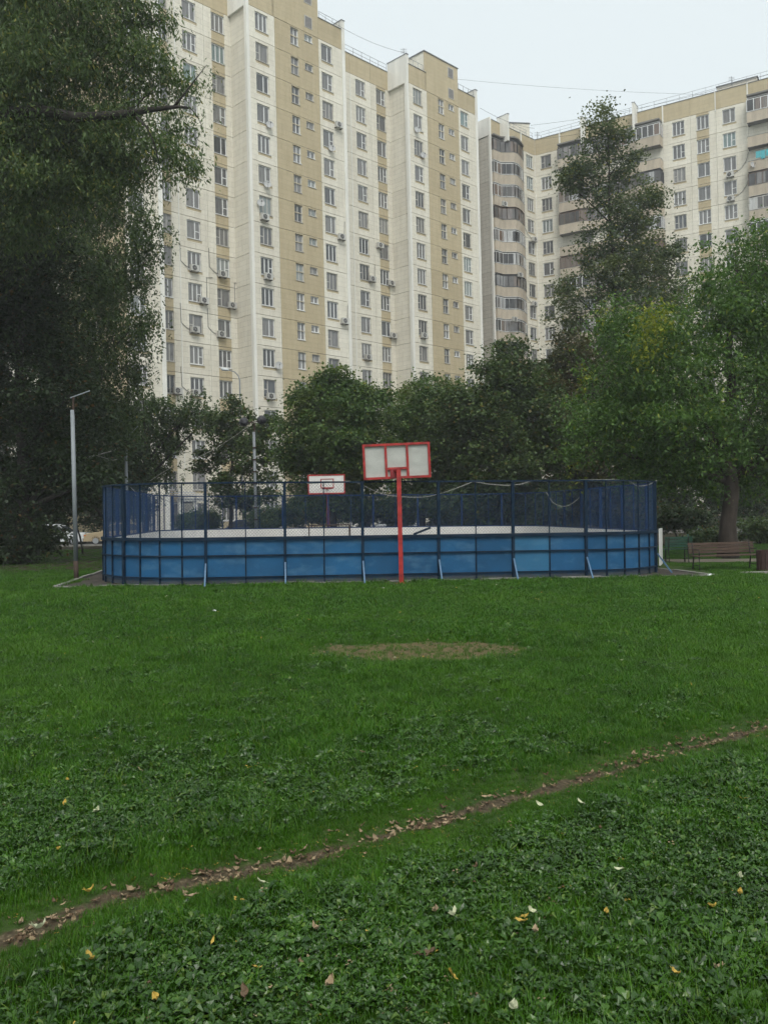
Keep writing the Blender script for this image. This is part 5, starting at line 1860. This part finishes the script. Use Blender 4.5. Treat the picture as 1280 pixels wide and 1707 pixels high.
for i, (lab, px, py, r, D, mat, cnt) in enumerate((
        ('rounded green shrub beside the porch behind the far boards', 350, 872, 30, 52, 'leaf_linden', 7500),
        ('dark shrub left of the floodlight pole beyond the boards', 315, 872, 24, 54, 'leaf_maple', 5250),
        ('low shrub right of the floodlight pole beyond the boards', 470, 868, 34, 48, 'leaf_maple', 8250),
        ('tall dark shrub under the far backboard', 520, 843, 40, 49, 'leaf_maple', 11250),
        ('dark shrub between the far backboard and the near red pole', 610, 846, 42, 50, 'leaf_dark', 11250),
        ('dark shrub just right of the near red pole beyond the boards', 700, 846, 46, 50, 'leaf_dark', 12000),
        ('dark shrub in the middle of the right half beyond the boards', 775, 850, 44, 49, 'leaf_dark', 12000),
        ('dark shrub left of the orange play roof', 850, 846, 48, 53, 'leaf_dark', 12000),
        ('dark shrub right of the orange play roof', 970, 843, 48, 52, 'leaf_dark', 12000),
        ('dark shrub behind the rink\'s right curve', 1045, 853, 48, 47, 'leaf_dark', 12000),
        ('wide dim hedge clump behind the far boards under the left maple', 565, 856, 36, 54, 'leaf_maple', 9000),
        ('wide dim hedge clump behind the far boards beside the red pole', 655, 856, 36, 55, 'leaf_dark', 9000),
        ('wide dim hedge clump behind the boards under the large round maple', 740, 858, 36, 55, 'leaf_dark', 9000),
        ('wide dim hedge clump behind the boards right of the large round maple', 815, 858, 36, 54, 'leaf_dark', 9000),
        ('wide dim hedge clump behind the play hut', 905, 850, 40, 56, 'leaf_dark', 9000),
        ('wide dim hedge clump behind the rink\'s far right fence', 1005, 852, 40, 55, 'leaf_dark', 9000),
        ('rounded shrub standing in for the dark play arch behind the green bench', 1128, 862, 32, 41, 'leaf_dark', 8000),  # leafy stand-in added where a dark play tunnel arch belongs
        ('low green shrub left of the thick trunk', 1175, 898, 18, 38, 'leaf_maple', 3500),
        ('low dark shrub by the playground railing', 1262, 888, 26, 40, 'leaf_maple', 4500),
        ('low bush in front of the white car', 58, 912, 26, 44, 'leaf_dark', 5000))):
    shrub(lab, px, py, r, D, mat, cnt, 40 + i)

# thin young trunk beside the lamp post
yt = thing('sapling', 'thin curved bare sapling between the lamp post and the gold car', 'sapling', base_at(141, 38))
m = MB()
lo2 = Vector(yt.location)
m.tube([at(139, 935, 38) - lo2 + Vector((0, 0, -0.1)), at(138, 915, 38) - lo2, at(134, 895, 38) - lo2, at(126, 870, 38) - lo2, at(118, 840, 38) - lo2], [0.05, 0.045, 0.04, 0.03, 0.02], 6)
m.build('stem', 'bark_dark', yt)

# ================================================================== GRASS, WEEDS, LEAVES
lib = bpy.data.collections.new('tuft_library')


def lib_add(name, me):
    o = bpy.data.objects.new(name, me)
    lib.objects.link(o)
    return o


def blade_tuft(n, h, spread, w, g, lean=0.5):
    vs, fs = [], []
    for _ in range(n):
        a = g.uniform(0, 2 * math.pi)
        r = spread * math.sqrt(g.random())
        x, y = r * math.cos(a), r * math.sin(a)
        d = g.uniform(0, 2 * math.pi)
        hh = h * g.uniform(0.5, 1.2)
        ln = lean * hh * g.uniform(0.2, 1.4)
        ex, ey = math.cos(d), math.sin(d)
        px, py = -ey * w / 2, ex * w / 2
        o = len(vs)
        vs += [(x - px, y - py, -0.01), (x + px, y + py, -0.01), (x + ex * ln * .35 + px * .8, y + ey * ln * .35 + py * .8, hh * .6), (x + ex * ln * .35 - px * .8, y + ey * ln * .35 - py * .8, hh * .6), (x + ex * ln, y + ey * ln, hh)]
        fs += [(o, o + 1, o + 2, o + 3), (o + 3, o + 2, o + 4)]
    return vs, fs


def weed(n, L, w, g, up=0.35):
    vs, fs = [], []
    for k in range(n):
        a = 2 * math.pi * k / n + g.uniform(-.4, .4)
        ex, ey = math.cos(a), math.sin(a)
        l = L * g.uniform(0.6, 1.2)
        ww = w * g.uniform(0.7, 1.2)
        z0, z1, z2 = 0.012, l * up * g.uniform(0.5, 1.5), l * up * g.uniform(0.2, 1.2)
        px, py = -ey * ww / 2, ex * ww / 2
        o = len(vs)
        vs += [(ex * .01, ey * .01, z0), (ex * l * .35 + px * .8, ey * l * .35 + py * .8, z1 * .75), (ex * l * .7 + px, ey * l * .7 + py, z1), (ex * l, ey * l, z2),
               (ex * l * .7 - px, ey * l * .7 - py, z1), (ex * l * .35 - px * .8, ey * l * .35 - py * .8, z1 * .75), (ex * l * .55, ey * l * .55, z1 * .72)]
        fs += [(o, o + 1, o + 6, o + 5), (o + 1, o + 2, o + 6), (o + 2, o + 3, o + 4, o + 6), (o + 5, o + 6, o + 4)]
    return vs, fs


g = random.Random(5)
for i in range(4):
    v, f = blade_tuft(16, 0.055, 0.055, 0.0045, g, 0.9)
    mb = MB(); mb.add(v, f); lib_add('tuft_a%d' % i, mb.mesh('tuft', ['grass_blade']))
for i in range(3):
    v, f = blade_tuft(13, 0.072, 0.05, 0.005, g, 1.0)
    mb = MB(); mb.add(v, f); lib_add('tuft_b%d' % i, mb.mesh('tuft', ['grass_blade']))
for i in range(3):
    v, f = weed(8, (0.062, 0.045, 0.052)[i], (0.028, 0.019, 0.017)[i], g, 0.55)
    mb = MB(); mb.add(v, f); lib_add('tuft_c%d' % i, mb.mesh('tuft', ['weed_leaf']))
for i in range(2):
    v, f = weed(10, 0.028, 0.016, g, 0.7)
    mb = MB(); mb.add(v, f); lib_add('tuft_d%d' % i, mb.mesh('tuft', ['weed_leaf']))
for i in range(4):
    v, f = weed(3, 0.030, 0.013, g, 0.4)
    mb = MB(); mb.add(v, f); lib_add('tuft_f%d' % i, mb.mesh('tuft', [('fallen_tan', 'fallen_brown', 'fallen_brown', 'fallen_yellow')[i]]))
for i in range(3):       # coarse tufts for the far lawn
    v, f = blade_tuft(24, 0.032, 0.11, 0.007, g, 1.3)
    mb = MB(); mb.add(v, f); lib_add('tuft_e%d' % i, mb.mesh('tuft', ['grass_blade']))
# collection order in geometry nodes is alphabetical: a0-3 (0-3) b0-2 (4-6) c0-2 (7-9) d0-1 (10-11) e0-2 (12-14)


def scatter(name, P, idx, rot, scl):
    me = bpy.data.meshes.new(name)
    me.vertices.add(len(P))
    me.vertices.foreach_set('co', np.ascontiguousarray(P, dtype=np.float32).ravel())
    me.attributes.new('idx', 'INT', 'POINT').data.foreach_set('value', np.asarray(idx, dtype=np.int32))
    me.attributes.new('rot', 'FLOAT_VECTOR', 'POINT').data.foreach_set('vector', np.ascontiguousarray(rot, dtype=np.float32).ravel())
    me.attributes.new('scl', 'FLOAT', 'POINT').data.foreach_set('value', np.asarray(scl, dtype=np.float32))
    o = obj(name, me)
    ng = bpy.data.node_groups.new(name, 'GeometryNodeTree')
    ng.interface.new_socket('Geometry', in_out='INPUT', socket_type='NodeSocketGeometry')
    ng.interface.new_socket('Geometry', in_out='OUTPUT', socket_type='NodeSocketGeometry')
    N, L = ng.nodes, ng.links
    gi_, go = N.new('NodeGroupInput'), N.new('NodeGroupOutput')
    ip = N.new('GeometryNodeInstanceOnPoints')
    ci = N.new('GeometryNodeCollectionInfo')
    ci.inputs['Collection'].default_value = lib
    ci.inputs['Separate Children'].default_value = True
    ci.inputs['Reset Children'].default_value = True
    ip.inputs['Pick Instance'].default_value = True

    def attr(nm, ty):
        a = N.new('GeometryNodeInputNamedAttribute')
        a.data_type = ty
        a.inputs['Name'].default_value = nm
        return a.outputs['Attribute']
    er = N.new('FunctionNodeEulerToRotation')
    L.new(attr('rot', 'FLOAT_VECTOR'), er.inputs[0])
    L.new(gi_.outputs[0], ip.inputs['Points'])
    L.new(ci.outputs[0], ip.inputs['Instance'])
    L.new(attr('idx', 'INT'), ip.inputs['Instance Index'])
    L.new(er.outputs[0], ip.inputs['Rotation'])
    L.new(attr('scl', 'FLOAT'), ip.inputs['Scale'])
    L.new(ip.outputs[0], go.inputs[0])
    md = o.modifiers.new('scatter', 'NODES')
    md.node_group = ng
    return o


def kerb_y(x):
    return kl.y + (kr_.y - kl.y) * (x - kl.x) / (kr_.x - kl.x)


def sample(n, y0, y1, gg):
    """points inside the seen wedge, uniform in area"""
    y = np.sqrt(gg.uniform(y0 ** 2, y1 ** 2, n))
    x = gg.uniform(-1, 1, n) * (0.50 * y + 1.4)
    return x, y


def lawn_z(x, y):
    return gz(x, y) + 0.018 * wob(x * 0.7, y * 0.7) * (y < 24) - 0.035 * np.where(track_dist(x, y) < 0.4, dirt_mask(x, y), 0)


def weediness(x, y):
    """0 mown grass .. 1 broad leaved weeds"""
    t = track_dist(x, y)
    base = smooth(7.5, 4, y) * 0.46 + 0.05
    return np.clip(base + (0.16 + 0.26 * smooth(9, 5, y)) * wob(x * 0.9 + 3, y * 0.8), 0.02, 0.85) * smooth(0.15, 0.7, t)


allP, allI, allR, allS = [], [], [], []
for (n, y0, y1, k) in ((48000, 2.0, 5.2, 1.0), (48000, 5.2, 9.5, 1.1), (37000, 9.5, 15, 1.5), (36000, 15, 22.5, 1.8)):
    x, y = sample(n, y0, y1, NG)
    d = dirt_mask(x, y)
    dl_ = track_dist(x, y)
    keep = NG.uniform(size=n) > d * np.where(dl_ < 0.5, 1.1, 0.8)
    inside = (y > kerb_y(x) - 0.05) & (x > kl.x - 0.1) & (x < kr_.x + 0.1)
    keep &= ~inside
    x, y, d, dl_ = x[keep], y[keep], d[keep], dl_[keep]
    w = NG.uniform(size=len(x)) < weediness(x, y)
    far = y > 11
    ia = np.where(NG.uniform(size=len(x)) < 0.62, NG.integers(0, 4, len(x)), NG.integers(4, 7, len(x)))
    ia = np.where(far & (NG.uniform(size=len(x)) < 0.75), NG.integers(12, 15, len(x)), ia)
    iw = np.where(NG.uniform(size=len(x)) < 0.55, NG.integers(7, 10, len(x)), NG.integers(10, 12, len(x)))
    ii = np.where(w, iw, ia)
    ii = np.where(NG.uniform(size=len(x)) < 0.030 + 0.22 * smooth(0.30, 0.06, dl_), NG.integers(15, 19, len(x)), ii)
    sc_ = NG.uniform(0.65, 1.25, len(x)) * k * (1 - 0.5 * np.clip(d * 1.6, 0, 1)) * (1 - 0.55 * smooth(0.45, 0.12, dl_)) * (0.85 + 0.35 * wob(x * .6, y * .6))
    sc_ *= np.where((y > 9.5) & (NG.uniform(size=len(x)) > 0.12), 1 - 0.45 * smooth(9.5, 13, y) * (ii < 12), 1)
    sc_ = np.clip(sc_, 0.35, 2.4)
    allP.append(np.stack([x, y, lawn_z(x, y) + np.where(w, NG.uniform(0.0, 0.035, len(x)), 0)], 1))
    allI.append(ii)
    allR.append(np.stack([NG.normal(0, .15, len(x)), NG.normal(0, .15, len(x)), NG.uniform(0, 6.28, len(x))], 1))
    allS.append(sc_)
# strips left and right of the rink and under the trees
for (n, xa, xb, ya, yb) in ((14000, -17, -6.9, 20, 44), (9000, 8.6, 20, 21.5, 40)):
    x, y = NG.uniform(xa, xb, n), NG.uniform(ya, yb, n)
    keep = NG.uniform(size=n) > litter_mask(x, y) * 0.8
    if xa < 0:
        keep &= (x < kl.x + (y - kl.y) * (kbl.x - kl.x) / (kbl.y - kl.y) - 0.1)
    else:
        keep &= ((y < 27.0) | (y > 29.2)) & (x > kr_.x + 0.1 - (y - kr_.y) * 0.2)
    x, y = x[keep], y[keep]
    allP.append(np.stack([x, y, gz(x, y)], 1))
    allI.append(NG.integers(12, 15, len(x)))
    allR.append(np.stack([np.zeros(len(x)), np.zeros(len(x)), NG.uniform(0, 6.28, len(x))], 1))
    allS.append(NG.uniform(0.9, 1.7, len(x)))
# taller weeds against the kerb
nk = 420
t_ = NG.uniform(size=nk)
x = kl.x + (kr_.x - kl.x) * t_
y = kerb_y(x) - 0.06 - np.abs(NG.normal(0, .07, nk))
keep = wob(x * 1.7, y * 0 + 3) + NG.normal(0, .25, nk) > 0.05
x, y = x[keep], y[keep]
allP.append(np.stack([x, y, gz(x, y)], 1)); allI.append(np.where(NG.uniform(size=len(x)) < .5, NG.integers(7, 10, len(x)), NG.integers(4, 7, len(x))))
allR.append(np.stack([np.zeros(len(x)), np.zeros(len(x)), NG.uniform(0, 6.28, len(x))], 1)); allS.append(NG.uniform(1.0, 2.3, len(x)))
gr = scatter('grass', np.concatenate(allP), np.concatenate(allI), np.concatenate(allR), np.concatenate(allS))
tag(gr, 'lush green lawn grass mixed with broad leaved weeds', 'grass', kind='stuff')

# fallen leaves: each one its own curled leaf
def fallen_mesh(L, w, curl, fold, g):
    vs, fs = [], []
    n = 6
    for i in range(n + 1):
        f = i / n
        ww = w * math.sin(math.pi * min(1, f * 0.95 + 0.03)) ** 0.8 * (1 - 0.25 * f)
        z = curl * (f - 0.5) ** 2 * 4
        b = g.uniform(-.007, .007)
        vs += [(L * (f - .5), -ww / 2, z + fold + b), (L * (f - .5), b, z), (L * (f - .5), ww / 2, z + fold - b)]
    for i in range(n):
        o = i * 3
        fs += [(o, o + 3, o + 4, o + 1), (o + 1, o + 4, o + 5, o + 2)]
    vs_stem = [(-L * .5, 0, curl), (-L * .68, 0.004, curl * 1.3)]
    m = MB()
    m.add(vs, fs)
    m.tube(vs_stem, 0.0015, 3)
    return m


FL = {}
for mat in ('fallen_brown', 'fallen_tan', 'fallen_yellow', 'fallen_pale'):
    FL[mat] = []
    for (L, w, c, f) in ((0.085, 0.040, 0.014, 0.010), (0.072, 0.048, 0.026, 0.016), (0.098, 0.026, 0.010, 0.006), (0.062, 0.052, 0.020, 0.014)):
        FL[mat].append(fallen_mesh(L, w, c, f, g).mesh('fallen_leaf', [mat]))


k_ = 0
for mat, n_ in (('fallen_brown', 3), ('fallen_tan', 2)):
    for v_ in range(n_):
        lib_add('tuft_g%d' % k_, FL[mat][v_])
        k_ += 1


def drop(mat, p, s, label, group, dz=0.02, tilt=0.22):
    o = obj('fallen_leaf', FL[mat][g.randrange(4)], None, (p[0], p[1], float(lawn_z(np.array(p[0]), np.array(p[1]))) + dz), (g.gauss(0, tilt), g.gauss(0, tilt), g.uniform(0, 6.28)))
    o.scale = (s * .56, s * .56, s * .56)
    tag(o, label, 'leaf', group)


# along the worn track
cum = np.concatenate([[0], np.cumsum(np.hypot(*np.diff(TRACK, axis=0).T))])
clus = [g.random() ** 1.3 for _ in range(26)]
for k in range(150):
    s_ = cum[-1] * min(0.99, max(0.0, (g.choice(clus) + g.gauss(0, .012)) if k % 4 else g.random() ** 1.2))
    i = min(len(TRACK) - 2, int(np.searchsorted(cum, s_)) - 1 if s_ > 0 else 0)
    t1 = (s_ - cum[i]) / (cum[i + 1] - cum[i])
    p = TRACK[i] * (1 - t1) + TRACK[i + 1] * t1 + np.array([g.gauss(0, .06), g.gauss(0, .07)])
    if g.random() < 0.55:
        drop('fallen_brown', p, g.uniform(0.7, 1.3), 'dark brown dry leaf lying on the worn dirt track', 'dark brown leaves on the track', 0.012)
    else:
        drop('fallen_tan', p, g.uniform(0.7, 1.35), 'light tan dry leaf lying on the worn dirt track', 'light tan leaves on the track', 0.014)
# singled out in the photograph
for (px, py, mat, s) in ((1010, 1540, 'fallen_yellow', 1.0), (870, 1558, 'fallen_yellow', 1.05), (897, 1559, 'fallen_pale', 1.1), (757, 1546, 'fallen_pale', 1.2), (262, 1690, 'fallen_yellow', 1.0), (152, 1625, 'fallen_yellow', 1.2), (66, 1568, 'fallen_pale', 1.3), (150, 1498, 'fallen_yellow', 1.1),
                         (1032, 1468, 'fallen_pale', 0.9), (967, 1352, 'fallen_pale', 1.1), (901, 1357, 'fallen_pale', 1.2), (1238, 1349, 'fallen_yellow', 1.0), (1232, 1482, 'fallen_pale', 1.1), (1232, 1510, 'fallen_yellow', 1.0), (1188, 1532, 'fallen_yellow', 1.0), (757, 1653, 'fallen_yellow', 1.3), (163, 1366, 'fallen_pale', 1.3), (108, 1352, 'fallen_yellow', 1.0), (436, 1494, 'fallen_pale', 1.0), (1125, 1648, 'fallen_yellow', 0.9), (355, 1593, 'fallen_yellow', .9), (430, 1637, 'fallen_yellow', .9), (855, 1705, 'fallen_pale', 1.2), (885, 1540, 'fallen_pale', 1.0), (550, 1668, 'fallen_tan', 1.2), (1197, 1640, 'fallen_tan', 1.0), (727, 1538, 'fallen_tan', 1.1), (892, 1575, 'fallen_tan', 1.0), (527, 1573, 'fallen_tan', 1.1), (410, 1680, 'fallen_brown', 1.4), (712, 1615, 'fallen_brown', 1.5), (318, 1518, 'fallen_tan', 1.1)):
    q = ground(px, py)
    nm = {'fallen_yellow': 'bright yellow leaf lying among the foreground weeds', 'fallen_pale': 'pale green yellow leaf lying among the foreground weeds', 'fallen_tan': 'tan dry leaf lying among the foreground weeds', 'fallen_brown': 'dark brown withered leaf among the foreground weeds'}[mat]
    drop(mat, (q.x, q.y), s, nm, mat.replace('fallen_', '') + ' leaves in the foreground weeds', 0.05, 0.3)
for k in range(48):
    x, y = sample(1, 2.6, 5.8, NG)
    if track_dist(x, y)[0] < 0.3:
        continue
    mat = g.choice(['fallen_brown', 'fallen_brown', 'fallen_tan', 'fallen_tan', 'fallen_yellow', 'fallen_pale'])
    nm = {'fallen_yellow': 'bright yellow leaf lying among the foreground weeds', 'fallen_pale': 'pale green yellow leaf lying among the foreground weeds', 'fallen_tan': 'tan dry leaf lying among the foreground weeds', 'fallen_brown': 'dark brown withered leaf among the foreground weeds'}[mat]
    drop(mat, (x[0], y[0]), g.uniform(0.5, 1.0), nm, mat.replace('fallen_', '') + ' leaves in the foreground weeds', 0.04, 0.35)
for k in range(36):
    x, y = sample(1, 6, 19, NG)
    if track_dist(x, y)[0] < 0.3:
        continue
    drop('fallen_yellow' if k % 2 else 'fallen_pale', (x[0], y[0]), g.uniform(0.8, 1.2), 'small pale leaf lying out on the open lawn', 'leaves on the open lawn', 0.05, 0.3)
for k in range(26):
    a, r = g.uniform(0, 6.28), math.sqrt(g.random())
    p = (PATCH_C.x + PATCH_A * r * math.cos(a), PATCH_C.y + PATCH_B * r * math.sin(a))
    drop('fallen_tan' if k % 3 else 'fallen_yellow', p, g.uniform(0.6, 1.0), 'small dry leaf on the bare straw coloured patch', 'leaves on the bare patch', 0.015)

# ================================================================== THIN DRIZZLY AIR
hz = bpy.data.materials.new('drizzle_air')
hz.use_nodes = True
hn = hz.node_tree.nodes
hn.clear()
ho = hn.new('ShaderNodeOutputMaterial')
hv = hn.new('ShaderNodeVolumePrincipled')
hv.inputs['Color'].default_value = (0.95, 0.97, 1.0, 1)
hv.inputs['Density'].default_value = 0.00095
hv.inputs['Anisotropy'].default_value = 0.2
hz.node_tree.links.new(hv.outputs[0], ho.inputs['Volume'])
MATS['drizzle_air'] = hz
tag(MB().box((-420, -80, -1.5), (420, 1220, 60)).build('haze', 'drizzle_air'), kind='stuff')

# the mass of small dry leaves and scraps drifted along the track (the larger ones above are separate things)
nl = 620
sl_ = cum[-1] * NG.uniform(0, 1, nl) ** 1.15
ix = np.clip(np.searchsorted(cum, sl_) - 1, 0, len(TRACK) - 2)
tt_ = (sl_ - cum[ix]) / (cum[ix + 1] - cum[ix])
P2 = TRACK[ix] * (1 - tt_)[:, None] + TRACK[ix + 1] * tt_[:, None] + NG.normal(size=(nl, 2)) * np.array([0.05, 0.055])
drift = wob(P2[:, 0] * 2.2, P2[:, 1] * 2.7) + 0.5 * wob(P2[:, 0] * 6, P2[:, 1] * 5)
P2 = P2[(drift > -0.15) | (NG.uniform(size=nl) < 0.25)]
n2_ = len(P2)
lz = lawn_z(P2[:, 0], P2[:, 1]) + NG.uniform(0.006, 0.022, n2_)
names = sorted(o.name for o in lib.objects)
g0 = names.index('tuft_g0')
ll = scatter('leaf_litter', np.stack([P2[:, 0], P2[:, 1], lz], 1), g0 + NG.integers(0, 5, n2_), np.stack([NG.normal(0, .3, n2_), NG.normal(0, .3, n2_), NG.uniform(0, 6.28, n2_)], 1), NG.uniform(0.22, 0.5, n2_))
tag(ll, 'small dry brown leaves and scraps drifted along the worn track', 'leaf litter', kind='stuff')
